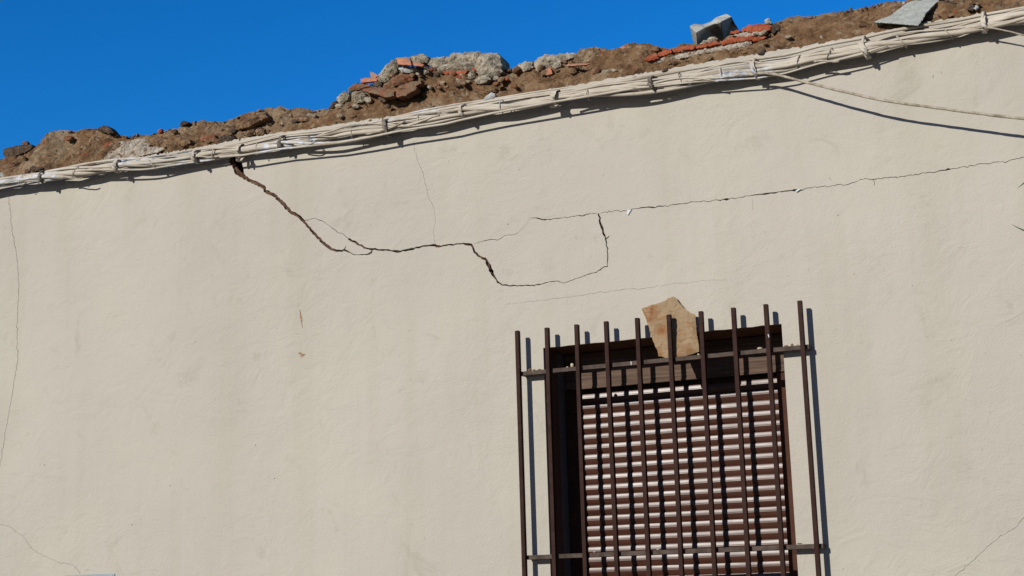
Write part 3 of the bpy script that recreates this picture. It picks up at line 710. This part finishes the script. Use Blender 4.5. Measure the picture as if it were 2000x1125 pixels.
# left
chunk('stone', 'flat dark stone perched at the far left of the ridge', 'stone', z1([(22, 362), (60, 352), (130, 338), (248, 328), (254, 350), (230, 372), (160, 402), (100, 428), (50, 432), (24, 410)]), ds, .06, .4, .005, .0, .35)
chunk('brick_piece', 'small reddish brick bit on top of the flat dark stone', 'brick piece', z1([(172, 332), (176, 304), (205, 300), (214, 318), (210, 334)]), M['duskytile'], .02, .5, .003, .0, .3)
chunk('stone', 'dark cap stone on the left earth mound', 'stone', z1([(762, 212), (775, 190), (805, 180), (838, 184), (862, 205), (890, 232), (860, 242), (810, 236), (775, 226)]), ds, .05, .5, .006, .01, .4)
chunk('stone', 'dark pointed stone at the start of the middle ridge', 'stone', z1([(1406, 168), (1412, 148), (1440, 144), (1472, 154), (1450, 176), (1415, 188)]), ds, .03, .5, .004, .01, .4)
chunk('brick_piece', 'bright red brick nub left of the white lime patch', 'brick piece', z1([(806, 345), (830, 318), (866, 306), (876, 330), (850, 352), (820, 356)]), br, .03, .5, .004, .015, .5)
chunk('brick_piece', 'dull red brick nub right of the bright one', 'brick piece', z1([(876, 350), (890, 320), (928, 312), (945, 340), (920, 366), (885, 372)]), M['duskytile'], .03, .5, .004, .012, .5)
chunk('brick_piece', 'tiny red brick chip on the left ridge crest', 'brick piece', z1([(1232, 232), (1240, 212), (1256, 205), (1264, 226), (1250, 238)]), br, .015, .5, .002, .01, .4)
chunk('mortar_patch', 'whitish lime mortar patch in the left earth slope', 'mortar patch', z1([(770, 430), (790, 385), (880, 355), (940, 300), (1000, 310), (1060, 285), (1130, 282), (1172, 322), (1160, 350), (1240, 345), (1310, 352), (1230, 392), (1120, 416), (1000, 440), (880, 462), (785, 462)]), M['whitemortar'], .03, .35, .009, -.002, .75)
chunk('stone', 'ochre rounded stone right of the white lime patch', 'stone', z1([(1168, 330), (1180, 290), (1230, 268), (1290, 275), (1304, 315), (1270, 345), (1200, 348)]), ck, .045, .6, .006, .012, .5)
chunk('stone', 'ochre stone with a dark hollow beside it on the left slope', 'stone', z1([(1392, 336), (1405, 300), (1440, 282), (1490, 290), (1480, 320), (1430, 346)]), ck, .04, .6, .006, .015, .5)
chunk('brick_piece', 'square brownish brick face in the left slope', 'brick piece', z1([(1560, 300), (1575, 262), (1660, 246), (1686, 268), (1680, 304), (1610, 312)]), M['duskytile'], .04, .3, .004, .015, .3)
chunk('clod', 'long earthy ledge casting a shadow on the slope', 'clod', z2([(196, 690), (260, 640), (345, 600), (420, 575), (470, 556), (488, 598), (420, 628), (350, 668), (270, 692)]), ck, .06, .5, .008, .035, .5)
chunk('clod', 'reddish paired clod under the earthy ledge', 'clod', z2([(395, 735), (400, 695), (430, 672), (468, 690), (462, 728), (425, 742)]), ck, .04, .7, .006, .02, .4)
chunk('clod', 'left clod of the pair under the earthy ledge', 'clod', z2([(318, 742), (330, 705), (368, 690), (400, 700), (392, 732), (350, 744)]), ck, .04, .7, .006, .02, .4)
chunk('clod', 'dark hollowed clod right above the wide end of the crack', 'clod', z2([(100, 790), (115, 745), (180, 725), (232, 748), (225, 790), (180, 800)]), ds, .04, .6, .007, .015, .5)
chunk('clod', 'low brown clod in the middle slope', 'clod', z2([(660, 615), (700, 590), (780, 580), (835, 598), (810, 622), (720, 630)]), ck, .035, .6, .006, .015, .6)
chunk('clod', 'flat earthy clod at the left end of the ridge', 'clod', z1([(0, 520), (30, 490), (90, 470), (120, 490), (90, 520), (20, 545)]), M['duskytile'], .03, .5, .006, .01, .5)
chunk('mortar_chunk', 'pale lump at the very left edge above the cables', 'mortar chunk', z1([(-30, 590), (5, 548), (38, 552), (52, 580), (30, 598)]), M['greystone'], .03, .5, .004, .0, .4, G)
# right: brick courses with mortar
GB = 'red bricks in the broken course'
chunk('mortar_bed', 'pale mortar bed under the red brick course', 'mortar bed', z4([(275, 500), (345, 462), (460, 436), (560, 412), (650, 392), (760, 376), (850, 356), (960, 332), (1060, 314), (1074, 345), (980, 372), (860, 398), (700, 415), (600, 440), (430, 470), (330, 500)]), M['whitemortar'], .05, .35, .007, .01, .35)
chunk('brick', 'leftmost tapered red brick of the course', 'brick', z4([(228, 472), (258, 438), (326, 414), (346, 456), (300, 468), (250, 476)]), br, .05, .25, .004, .03, .25, GB)
chunk('brick', 'second red brick from the left end of the course', 'brick', z4([(342, 414), (390, 394), (442, 380), (452, 408), (400, 428), (350, 446)]), br, .05, .25, .004, .03, .25, GB)
chunk('brick', 'third red brick from the left, widest at its right', 'brick', z4([(454, 390), (500, 370), (560, 358), (628, 354), (626, 380), (560, 394), (470, 414)]), br, .05, .25, .004, .03, .25, GB)
chunk('brick', 'thin red brick right under the cement block', 'brick', z4([(630, 362), (720, 338), (800, 320), (822, 345), (740, 362), (640, 382)]), br, .05, .25, .004, .03, .25, GB)
chunk('brick', 'long red brick right of the cement block foot', 'brick', z4([(822, 322), (890, 300), (960, 288), (1082, 280), (1084, 310), (980, 324), (838, 350)]), br, .05, .25, .004, .034, .25, GB)
chunk('brick', 'dusty red brick at the right end of the course', 'brick', z4([(1084, 292), (1130, 286), (1192, 284), (1160, 308), (1086, 326)]), br, .04, .25, .004, .025, .25, GB)
chunk('mortar_bed', 'pale mortar layer between the upper and lower brick', 'mortar bed', z4([(915, 278), (980, 256), (1060, 254), (1146, 248), (1120, 276), (1000, 288)]), M['whitemortar'], .05, .3, .006, .02, .3)
chunk('brick', 'big upper red brick beside the cement block', 'brick', z4([(982, 248), (1000, 218), (1040, 196), (1110, 188), (1184, 184), (1222, 196), (1226, 232), (1180, 246), (1080, 252)]), br, .06, .25, .005, .03, .35, GB)
chunk('brick', 'small red brick chip touching the cement block', 'brick', z4([(904, 264), (910, 242), (976, 238), (978, 252), (940, 264)]), br, .04, .25, .003, .03, .3, GB)
chunk('stone', 'dark shaded stone at the right end of the upper brick', 'stone', z4([(1222, 196), (1260, 182), (1296, 205), (1284, 240), (1236, 262), (1226, 234)]), ds, .06, .4, .006, .005, .4)
chunk('stone', 'small pale stone on the upper red brick', 'stone', z4([(1174, 182), (1180, 152), (1208, 146), (1228, 170), (1224, 186)]), M['greystone'], .02, .6, .003, .01, .3)
chunk('stone', 'flat brown stone on the ridge right of the bricks', 'stone', z4([(1440, 150), (1462, 132), (1540, 128), (1548, 140), (1500, 154)]), ck, .03, .4, .004, .0, .5)
chunk('clod', 'ochre clod under the mortar bed', 'clod', z4([(420, 500), (440, 472), (476, 468), (500, 490), (470, 508)]), ck, .03, .7, .005, .01, .4)
chunk('clod', 'row of ochre crumbs under the right mortar bed', 'clod', z4([(880, 410), (910, 378), (990, 372), (1060, 358), (1078, 380), (1000, 400), (930, 424)]), ck, .035, .5, .008, .01, .5)
chunk('stone', 'dark stone stub standing on the cables', 'stone', z4([(1118, 424), (1126, 385), (1150, 374), (1174, 380), (1170, 414), (1140, 428)]), ds, .025, .4, .004, 0, .1, None, .006, .001, None, -.005)
chunk('stone', 'dark flat stone on the plaster edge below the bricks', 'stone', z4([(368, 560), (384, 530), (412, 526), (418, 545), (390, 564)]), ds, .025, .4, .003, 0, .1, None, .006, .001, None, -.004)
# grey ribbed slab and stones at the far right
chunk('ribbed_slab', 'grey ribbed fibre cement slab leaning on the earth', 'slab', z5([(524, 220), (700, 152), (790, 82), (905, 0), (985, -62), (1215, -60), (1160, 14), (1110, 62), (1042, 132), (1012, 192), (966, 252), (880, 246), (700, 230)]), M['slab'], .022, .05, .0012, .055, 1.15, None, .003, .0009, (-0.93, .0115, .0042))
chunk('stone', 'dark brown stone behind the ribbed slab', 'stone', z5([(1170, 78), (1180, 22), (1230, 6), (1320, 4), (1340, 30), (1270, 56), (1200, 82)]), ds, .05, .4, .006, .01, .5)
chunk('stone', 'dark cube of stone right of the ribbed slab', 'stone', z5([(1442, 92), (1456, 50), (1496, 42), (1516, 80), (1500, 104)]), ds, .035, .5, .005, .015, .4)
chunk('stone', 'pale blue-grey stone next to the dark cube of stone', 'stone', z5([(1502, 86), (1515, 52), (1548, 58), (1552, 84), (1528, 96)]), M['greystone'], .02, .5, .003, .015, .4)
chunk('brick_piece', 'small red brick bit at the far right of the ridge', 'brick piece', z5([(1522, 40), (1532, 18), (1566, 22), (1572, 42), (1545, 50)]), M['duskytile'], .02, .5, .003, .015, .4)
chunk('clod', 'small reddish clod low on the far right slope', 'clod', z5([(1252, 160), (1270, 138), (1305, 132), (1312, 150), (1280, 166)]), ck, .025, .6, .004, .012, .4)
chunk('stone', 'white chip on the crest left of the ribbed slab', 'stone', z5([(808, 40), (815, 16), (836, 18), (842, 40), (825, 48)]), M['greystone'], .02, .5, .002, .005, .4)

# smaller broken pieces lodged in the heap; dark stone ones imitate shaded crevices
pr = random.Random(42)
LB = {'concrete': ('mortar_crumb', 'small grey broken mortar crumb lodged in the earth heap', 'mortar crumb'), 'duskytile': ('brick_bit', 'small dusty reddish brick bit lodged in the earth heap', 'brick bit'),
      'darkstone': ('crevice_shade', 'small dark piece imitating crevice shade in the earth heap', 'crevice shade'), 'clod': ('small_clod', 'small brown clod lodged in the earth heap', 'small clod'), 'brick': ('brick_chip', 'small bright red brick chip lodged in the earth heap', 'brick chip')}
def sil(px): return interp(SIL, px)
for i in range(96):
    dense = i < 44
    px = pr.uniform(655, 985) if dense else pr.uniform(-10, 1990)
    bottom = interp(TOP_PX, px) - 8; top = sil(px) + 4
    if bottom - top < 22: continue
    py = pr.uniform(top, top + (bottom - top) * (.55 if dense else .95))
    q = pr.random()
    mk = ('concrete' if q < .42 else 'duskytile' if q < .66 else 'darkstone' if q < .84 else 'clod' if q < .96 else 'brick') if dense else ('concrete' if q < .2 else 'duskytile' if q < .32 else 'darkstone' if q < .52 else 'clod' if q < .98 else 'brick')
    r0 = pr.uniform(4, 9.5) if dense else pr.uniform(3.5, 10); n = pr.randint(5, 7); a0 = pr.uniform(0, 6.3); fl = pr.uniform(.4, .8); tl = pr.uniform(-.6, .2)
    pts = []
    for q in range(n):
        a = a0 + 2 * math.pi * (q + pr.uniform(-.25, .25)) / n; ux, uy = r0 * math.cos(a), r0 * fl * math.sin(a)
        pts.append((px + ux * math.cos(tl) - uy * math.sin(tl), py + ux * math.sin(tl) + uy * math.cos(tl)))
    nm, lb, ct = LB[mk]
    chunk(nm, lb, ct, pts, M[mk], r0 / 500 * 1.3, .5, .004, .012 + pr.uniform(0, .02), pr.uniform(.1, .7), ct + 's in the heap', .0045, .001)

# cement block with its concave, shaded web side
def bv(a, b, y): return U(1200 + a / 4, b / 4, y)
Y0 = along(1388, 70)[1] - .10
pt = dict(a=(585, 200, .05), b=(620, 185, .08), c=(690, 190, .12), d=(760, 165, .15), e=(790, 135, .15), f=(875, 105, .17), g=(915, 130, .15), h=(830, 172, .06), i=(795, 180, .10),
          j=(712, 214, .07), k=(640, 258, .02), l=(650, 345, .12), m=(615, 346, .13), n=(812, 297, .24), o=(850, 290, .22), p=(940, 236, .31), q=(903, 264, .30))
vs = {k: bv(x, y, Y0 + d) for k, (x, y, d) in pt.items()}
bm = bmesh.new(); bvx = {k: bm.verts.new(p) for k, p in vs.items()}
back = Vector((.02, .08, -.03))
for nm in 'abcdefmlnoqp': bvx[nm + '2'] = bm.verts.new(vs[nm] + back)
def bf(s): bm.faces.new([bvx[q] for q in s.split()])
for s in ('a k j b', 'b j c', 'c j i d', 'd i h e', 'e h g f', 'a m l k', 'k l n j', 'j n i', 'i n o h', 'h o q g', 'g q p',
          'a b b2 a2', 'b c c2 b2', 'c d d2 c2', 'd e e2 d2', 'e f f2 e2', 'f g p p2 f2', 'm a a2 m2', 'l m m2 l2', 'n l l2 n2', 'o n n2 o2', 'q o o2 q2', 'p q q2 p2', 'a2 b2 c2 d2 e2 f2 p2 q2 o2 n2 l2 m2'):
    bf(s)
bmesh.ops.triangulate(bm, faces=bm.faces); bmesh.ops.recalc_face_normals(bm, faces=bm.faces)
sharp = [e for e in bm.edges if len(e.link_faces) == 2 and e.calc_face_angle(0) > .5]
bmesh.ops.bevel(bm, geom=sharp, offset=.0028, segments=2, affect='EDGES', clamp_overlap=True)
me = bpy.data.meshes.new('cement_block'); bm.to_mesh(me); bm.free()
tag(link('cement_block', me, M['block']), 'grey cement block with a concave side tilted on the red bricks', 'cement block')
chunk('mortar_chunk', 'grey mortar crumb at the foot of the cement block', 'mortar chunk', z4([(720, 320), (740, 290), (785, 284), (806, 300), (790, 318), (745, 332)]), con, .03, .6, 0.0046, .05, .3, G)
chunk('mortar_chunk', 'mortar crumbs left of the cement block foot', 'mortar chunk', z4([(668, 340), (690, 318), (722, 312), (735, 330), (700, 348)]), con, .03, .6, 0.0046, .045, .3, G)

# ------------------------------------------------------------------ the cables along the wall top
BOT = [(-150, 393), (0, 370), (82, 358), (140, 350), (230, 337), (295, 331), (380, 319), (475, 307), (550, 291), (650, 280), (737, 263), (800, 250), (900, 231), (962, 221), (1075, 205),
       (1200, 187), (1275, 176), (1350, 164), (1470, 149), (1537, 140), (1600, 124), (1680, 111), (1720, 101), (1800, 85), (1874, 72), (1920, 61), (2000, 45), (2150, 16), (2300, -14)]
DEP = [(-150, .075), (0, .07), (300, .06), (500, .05), (800, .055), (1100, .06), (1470, .05), (1700, .052), (1950, .045), (2300, .045)]
GC = 'cables along the wall top'
def run(px):
    return interp(BOT, px), interp(DEP, px)
def cable_path(p0, p1, off, dep, hel=0.0, pitch=.5, ph=0.0, wav=0.0, seed=0, step=9):
    """off: px above the bundle's lower edge (number or table); dep: extra depth towards the viewer"""
    pts = []; px = p0; s = 0; last = None
    while px <= p1:
        b, d = run(px); of = interp(off, px) if isinstance(off, list) else off
        y = -d - (interp(dep, px) if isinstance(dep, list) else dep)
        y = min(y, -.006)
        p = U(px, b - of, y)
        if last: s += (p - last).length
        last = p.copy()
        a = 2 * math.pi * s / pitch + ph
        q = p + Vector((0, hel * math.cos(a), hel * math.sin(a)))
        q += Vector((0, wav * noise.noise(Vector((s * 2.2, seed * 7.1, 0))), wav * noise.noise(Vector((s * 2.2, seed * 7.1, 5)))))
        q.y = min(q.y, -.0055)
        pts.append(q); px += step
    return pts
def cable(label, r, *a, **k):
    pts = cable_path(*a, **k)
    rr_ = [r * (1 + .06 * noise.noise(p * 6)) for p in pts]
    v, f = tube_data(pts, rr_, 9)
    tag(link('cable', mesh('cable', v, f), M['cable'], None, True), label, 'cable', GC)
A, Z = -180, 2260
lead = 'one of the thick twisted cream painted cables in the wall-top bundle'
def wander(base, amp, seed, f=260):
    return [(px, base + amp * noise.noise(Vector((px / f, seed * 5.3, 1)))) for px in range(-200, 2300, 20)]
for i in range(3):
    cable(lead, (.0098, .0088, .0105)[i], A, Z, wander(11.5, 5, i), 0.0, hel=.0105, pitch=(.56, .6, .52)[i], ph=i * 2.1, wav=.007, seed=i)
mid = 'one of the medium cream cables weaving through the wall-top bundle'
for i in range(3):
    cable(mid, (.0062, .0056, .0068)[i], A, Z, wander((14, 17, 10)[i], 16, 30 + i, 210), (.004, -.006, .008)[i], hel=.006, pitch=(.8, 1.1, .7)[i], ph=i * 1.3, wav=.01, seed=30 + i)
thin = 'one of the thin cream wires wound round the wall-top bundle'
for i in range(4):
    cable(thin, (.0028, .0036, .0044, .003)[i], A, Z, wander((13, 16, 10, 18)[i], 18, 10 + i, 150), .004, hel=.013, pitch=(1.05, .86, 1.4, .65)[i], ph=i * 2.2, wav=.014, seed=10 + i)
cable('upper thick cream cable close under the plaster edge, nearest the earth', .006, 380, Z, [(380, 24), (560, 27), (900, 24), (1200, 26), (1500, 33), (1750, 36), (2000, 30), (2300, 30)], -.025, wav=.006, seed=20)
cable('thin upper wire running just below the plaster edge on the left half', .0035, A, 1250, [(-180, 22), (100, 20), (300, 24), (600, 29), (900, 29), (1250, 30)], -.03, wav=.012, seed=21)
cable('thin straight wire between the upper cable and the twisted bundle', .0032, A, Z, [(-180, 16), (300, 20), (700, 21), (1100, 18), (1500, 25), (1700, 27), (2000, 21), (2300, 20)], -.015, wav=.014, seed=22)
cable('second thin straight wire near the top of the bundle', .0038, 380, Z, [(380, 20), (700, 26), (1000, 20), (1400, 22), (1800, 22), (2300, 22)], -.008, wav=.015, seed=23)
cable('loose thin wire sagging below the bundle and shading the wall', .0045, 430, 1240, [(430, 5), (560, -1), (700, -2), (775, -1), (870, -5), (960, 0), (1080, 6), (1240, 10)], .03, wav=.006, seed=24)
cable('thick lower strand of the twisted bundle on the right half', .0095, 1180, Z, [(1180, 9), (1400, 5), (1600, 7), (1800, 6), (2000, 6), (2300, 6)], .004, hel=.004, pitch=.9, wav=.006, seed=25)
cable('slack thin wire hanging under the right half of the bundle', .0032, 1230, 1740, [(1230, 9), (1350, 3), (1480, -4), (1560, 0), (1640, 2), (1740, 9)], .018, wav=.005, seed=26)
# droppers that leave the bundle on the right
def dropper(label, px, ys, r):
    pts = []
    for i in range(len(px) - 1):
        n = 8
        for q in range(n):
            t = q / n; x = px[i][0] + (px[i + 1][0] - px[i][0]) * t
            # smooth sag
            j = i; p_1 = px[max(0, i - 1)]; p0, p1 = px[i], px[i + 1]; p2 = px[min(len(px) - 1, i + 2)]
            cr = lambda a, b, c, d: .5 * ((2 * b) + (-a + c) * t + (2 * a - 5 * b + 4 * c - d) * t * t + (-a + 3 * b - 3 * c + d) * t ** 3)
            P = U(cr(p_1[0], p0[0], p1[0], p2[0]), cr(p_1[1], p0[1], p1[1], p2[1]), -cr(p_1[2], p0[2], p1[2], p2[2]))
            pts.append(P + Vector((0, 0, .0012 * noise.noise(P * 30))))
    pts.append(U(px[-1][0], px[-1][1], -px[-1][2]))
    rr_ = [r * (1 + .22 * noise.noise(p * 45)) for p in pts]
    v, f = tube_data(pts, rr_, 8)
    tag(link('cable', mesh('cable', v, f), M['oldcable'], None, True), label, 'cable')
dropper('single dirty cream cable drooping away from the bundle across the wall', [(1466, 146, .07), (1500, 143, .085), (1560, 157, .098), (1640, 177, .106), (1720, 195, .11), (1800, 207, .11), (1900, 220, .11), (2000, 232, .11), (2200, 250, .105), (2400, 262, .1)], 0, .0049)
dropper('thin cream wire leaving the last clamp at the top right corner', [(1905, 54, .06), (1930, 54, .075), (1965, 60, .075), (2000, 69, .072), (2100, 96, .066), (2300, 150, .06)], 0, .003)

# loose wire ends and thin ties
tr = random.Random(17)
for px in (45, 150, 300, 420, 505, 610, 690, 820, 860, 980, 1150, 1330, 1410, 1560, 1620, 1760, 1850):
    b, d = run(px); c = U(px, b - 12 + tr.uniform(-2, 3), -d); t = (U(px + 12, run(px + 12)[0] - 12, -d) - c).normalized()
    pts = []; up = Vector((0, 0, 1)); fr = Vector((t.y, -t.x, 0)).normalized(); sk = tr.uniform(-.02, .02)
    for q in range(19):
        a = 2 * math.pi * q / 16 + 2.6; rr0 = .0235 * (1 + tr.gauss(0, .06))
        pts.append(c + fr * (rr0 * math.cos(a)) + up * (rr0 * math.sin(a)) + t * (sk * math.sin(a) + .003 * q / 16))
    e = pts[-1]; pts += [e + fr * .008 + up * tr.uniform(-.012, .004), e + fr * .016 + up * tr.uniform(-.026, .004) + t * tr.uniform(-.01, .012)]
    v, f = tube_data(pts, tr.choice((.0016, .002, .0026)), 6)
    tag(link('wire_tie', mesh('wire_tie', v, f), tr.choice((M['darkmetal'], M['cable'], M['oldcable'])), None, True), 'thin wire twisted round the cable bundle with its end sticking out', 'wire tie', 'wire ties round the cables')
for i, (px, lb) in enumerate(((120, 'short cut wire end poking out below the first clamp'), (575, 'short cut wire end hanging under the bundle right of the crack'), (715, 'loose wire end left of the dangling bracket'),
                              (800, 'long loose wire end right of the dangling bracket'), (1105, 'loose wire end right of the bulky middle clamp'), (1345, 'loose wire end below the brick course'), (1590, 'loose wire end right of the drooping cable'))):
    b, d = run(px); L = tr.uniform(40, 85); pts = []
    for q in range(10):
        t_ = q / 9; x_ = px + L * t_; b2, d2 = run(x_)
        pts.append(U(x_, b2 - 6 + 9 * math.sin(t_ * 2.4 + i) * t_ + tr.uniform(-.6, .6), -(d2 + .018 + .004 * math.sin(t_ * 3))))
    v, f = tube_data(pts, tr.choice((.003, .004, .0048)), 7)
    tag(link('wire_end', mesh('wire_end', v, f), M['cable'] if i % 2 else M['oldcable'], None, True), lb, 'wire end', 'loose wire ends')

# clamps holding the bundle
def clamp(px, label, w_=.016, dark=False, drop=0.0, top=None):
    b, d = run(px)
    c = U(px, b - 12, -d); t = (U(px + 12, run(px + 12)[0] - 12, -d) - c).normalized()
    e = empty('cable_clamp', c); tag(e, label, 'cable clamp', 'clamps on the cable bundle')
    up = Vector((0, 0, 1)); fr = t.cross(up).normalized()
    if fr.y > 0: fr = -fr
    upv = fr.cross(t); upv = upv if upv.z > 0 else -upv
    n = 22; V = []; Fa = []; skew = .011 * math.sin(px * 1.7)
    for k_ in range(n):
        a = 2 * math.pi * k_ / n; ry, rz = .026, .028
        if math.sin(a) < 0: rz += drop
        for (q, rad) in ((-w_ / 2, 1), (w_ / 2, 1), (w_ / 2, 1.09), (-w_ / 2, 1.09)):
            jig = 1 + .16 * noise.noise(Vector((k_ * .9, px, q * 90)))
            V.append(c + t * (q + skew * math.sin(a) + .003 * noise.noise(Vector((k_ * .7, px, 3)))) + fr * (ry * rad * jig * math.cos(a)) + upv * (rz * rad * jig * math.sin(a)))
    for k_ in range(n):
        for q in range(4):
            a = k_ * 4 + q; b_ = k_ * 4 + (q + 1) % 4; c_ = ((k_ + 1) % n) * 4 + (q + 1) % 4; d_ = ((k_ + 1) % n) * 4 + q
            Fa.append((a, b_, c_, d_))
    mt = M['darkmetal'] if dark else M['cable']
    put(link('strap', fixn(mesh('strap', V, Fa)), mt), e)
    # tail of the strap and the peg into the wall
    zt_ = c.z + (.034 if top is None else top)
    pv, pf = tube_data([Vector((c.x + .004, .0, zt_)), Vector((c.x + .004, -.02, zt_)), Vector((c.x, -d * .9, zt_ - .004)), Vector((c.x, -d - .022, c.z + .018))], [.0055, .006, .006, .0045], 8)
    put(link('peg', mesh('peg', pv, pf), mt, None, True), e)
    pv, pf = tube_data([c + fr * .022 - upv * .004 - t * .008, c + fr * .031 - upv * .012 + t * .001, c + fr * .029 - upv * .020 + t * .007, c + fr * .020 - upv * (.031 + drop) + t * .011], [.006, .0085, .0075, .004], 7)
    put(link('strap_knot', mesh('strap_knot', pv, pf), mt, None, True), e)
clamp(85, 'first cable clamp from the left, dark and knotted', .012, True)
clamp(231, 'cream cable clamp below the white lime mortar patch')
clamp(384, 'cream cable clamp left of the crack\'s wide black end', .011)
clamp(470, 'clamp hanging right over the wide black end of the crack', .014, False, .012)
clamp(552, 'greyish cable clamp between the crack end and the dangling bracket', .011, True)
clamp(757, 'dark bracket dangling below the cables left of the hairline crack', .016, True, .02)
clamp(905, 'cream cable clamp under the big mortar lumps', .010)
clamp(1084, 'bulky cream clamp in the middle of the cable bundle', .020, False, .004)
clamp(1274, 'dark tipped clamp below the left end of the brick course', .014, True)
clamp(1474, 'clamp where the drooping cable leaves the bundle', .016, False, .006, .045)
clamp(1688, 'tall cream strap clamp left of the ribbed slab', .018, False, .006, .055)
clamp(1922, 'pale clamp at the far right with a thin wire leaving it', .016, False, .0, .05)

# ------------------------------------------------------------------ sandstone slab caught behind the bars, crumbs on the rails
def zs(L): return [(1240 + a * 160 / 947, 570 + b * 190 / 1125) for a, b in L]
SB = zs([(345, 762), (318, 750), (272, 745), (266, 700), (238, 640), (205, 555), (176, 470), (152, 385), (120, 290), (78, 200), (180, 155), (290, 125), (355, 100), (385, 75), (450, 55), (485, 85), (530, 145), (572, 190), (635, 240), (690, 258), (704, 285),
         (704, 350), (712, 450), (722, 520), (735, 600), (742, 690), (680, 712), (590, 740), (500, 762)])
YB = -GD + TB + .011
zb = ZOFF - .1542
v, f = chunk_mesh(SB, YB, .085, .021, .16, .0022, .0065, .0008, 77)
tag(link('stone_slab', fixn(mesh('stone_slab', v, f)), M['sandstone']), 'flat tan sandstone slab wedged upright behind the grille bars', 'stone slab')
def crumb(px, py, w_, h_, label, mat, y=-.03):
    c = U(px, py, y); r = random.Random(int(px)); e = Matrix.Rotation(r.uniform(0, 6), 3, 'Y')
    bm = bmesh.new(); bmesh.ops.create_icosphere(bm, subdivisions=2, radius=1)
    for v in bm.verts:
        k_ = 1 + .3 * noise.noise(v.co * 1.3 + Vector((px, 0, 0))); v.co = Vector((v.co.x * w_, v.co.y * w_ * .8, v.co.z * h_)) * k_ / 1000 + c
    me = bpy.data.meshes.new('crumb'); bm.to_mesh(me); bm.free()
    tag(link('crumb', me, mat), label, 'crumb of rubble', 'crumbs on the grille rails')
zr = ZOFF - .1542
def onrail(px, h_, zr_=zr, y=-.03):
    # photo row of a crumb of half height h_ (mm) lying on the rail at this column
    p0 = U(px, 700, y); return proj((p0.x, y, zr_ + h_ / 1000 * .85))[1]
for px, w_, h_, lb, mt in ((1035, 8, 6, 'ochre crumb on the left end of the upper rail', M['clod']), (1043, 5, 4, 'smaller ochre crumb by the left end of the upper rail', M['clod']), (1054, 7, 3, 'flat crumb between the first two bars on the upper rail', M['clod']),
                           (1117.5, 7, 9, 'pale round pebble on the upper rail left of the third bar', M['pebble']), (1108, 4, 3, 'tiny crumb beside the pale round pebble', M['pebble']), (1364, 4, 4, 'tiny pale crumb at the right foot of the sandstone slab', M['pebble']),
                           (1484, 9, 5, 'pale flat pebble on the upper rail left of the ninth bar', M['pebble']), (1536, 8, 4, 'reddish crumb left of the last bar on the upper rail', M['duskytile']), (1547, 5, 6, 'pointed reddish crumb left of the last bar', M['duskytile']),
                           (1556, 6, 4, 'pale crumb against the last bar on the upper rail', M['pebble'])):
    crumb(px, onrail(px, h_), w_, h_, lb, mt)
z2_ = ZOFF - .8363
for px, w_, h_, lb, mt in ((1161, 4, 2.5, 'pale speck on the lower rail right of the third bar', M['pebble']), (1285, 5, 2, 'flat speck on the lower rail near the middle', M['pebble']), (1562, 9, 2, 'thin crumb on the lower rail near its right end', M['clod'])):
    crumb(px, onrail(px, h_, z2_), w_, h_, lb, mt)

# ------------------------------------------------------------------ blue-grey box door at the lower left
pa, pb = U(128, 1124, -.006), U(223, 1120, -.006)
mb = empty('meter_box', (pa.x, 0, pa.z - .3))
tag(mb, 'blue-grey meter box door let into the plaster at lower left', 'meter box')
put(box('frame', M['plate'], pa.x, pb.x, -.004, .011, pb.z - .42, pb.z, .001), mb)
put(box('door', M['plate'], pa.x + .008, pb.x - .008, -.008, -.0042, pb.z - .41, pb.z - .008, .0015), mb)

# ------------------------------------------------------------------ plant beside the view: two leaf tips reach into it
pl = empty('oleander', (2.55, -1.0, 0)); tag(pl, 'green narrow leaved shrub reaching in from the right edge', 'shrub')
def leaf(base, tip, w_, sag, parent):
    base, tip = Vector(base), Vector(tip); ax = (tip - base); L = ax.length; n = 10
    side = ax.cross(Vector((0.2, -.5, 1))).normalized(); nr = side.cross(ax).normalized()
    V, Fa = [], []
    for i in range(n + 1):
        t = i / n; c = base + ax * t - Vector((0, 0, sag * math.sin(math.pi * t)))
        h = w_ * (math.sin(math.pi * min(1, .06 + t * .94)) ** .8) * (1 - .35 * t) + .0006
        for q in (-1, -.5, 0, .5, 1): V.append(c + side * (h * q) - nr * (abs(q) * -h * .35))
    for i in range(n):
        for q in range(4): a = i * 5 + q; Fa.append((a, a + 1, a + 6, a + 5))
    me = mesh('leaf', V, Fa)
    return put(link('leaf', me, M['leaf'], None, True), parent)
YL = -1.0
lr = random.Random(9)
stems = []
for s, (bx, by, tx, ty, tz) in enumerate(((2.5, -1.0, 2.12, -1.0, 2.86), (2.55, -1.05, 2.35, -1.2, 3.1), (2.62, -.95, 2.75, -.9, 3.0), (2.6, -1.0, 2.2, -.95, 2.45))):
    pts = [Vector((bx + (tx - bx) * t ** 1.6, by + (ty - by) * t, tz * t)) for t in [i / 14 for i in range(15)]]
    put(tube('stem', pts, [.011 * (1 - .75 * i / 14) + .002 for i in range(15)], M['stem'], 7), pl); stems.append(pts)
leaf(U(2052, 349, YL), U(1986, 369, YL), .0115, -.012, pl)
leaf(U(2060, 444, YL), U(1975, 438, YL), .0105, .022, pl)
nl = 0
while nl < 70:
    pts = lr.choice(stems); i = lr.randrange(7, 14); b = pts[i].lerp(pts[i + 1], lr.random())
    a = lr.uniform(0, 6.28); L = lr.uniform(.09, .15)
    tp = b + Vector((math.cos(a) * .75, math.sin(a) * .75, lr.uniform(-.2, .75))).normalized() * L
    if min(proj(b)[0], proj(tp)[0]) < 2030: nl += 0.2; continue
    leaf(b, tp, lr.uniform(.008, .011), lr.uniform(-.005, .02), pl); nl += 1
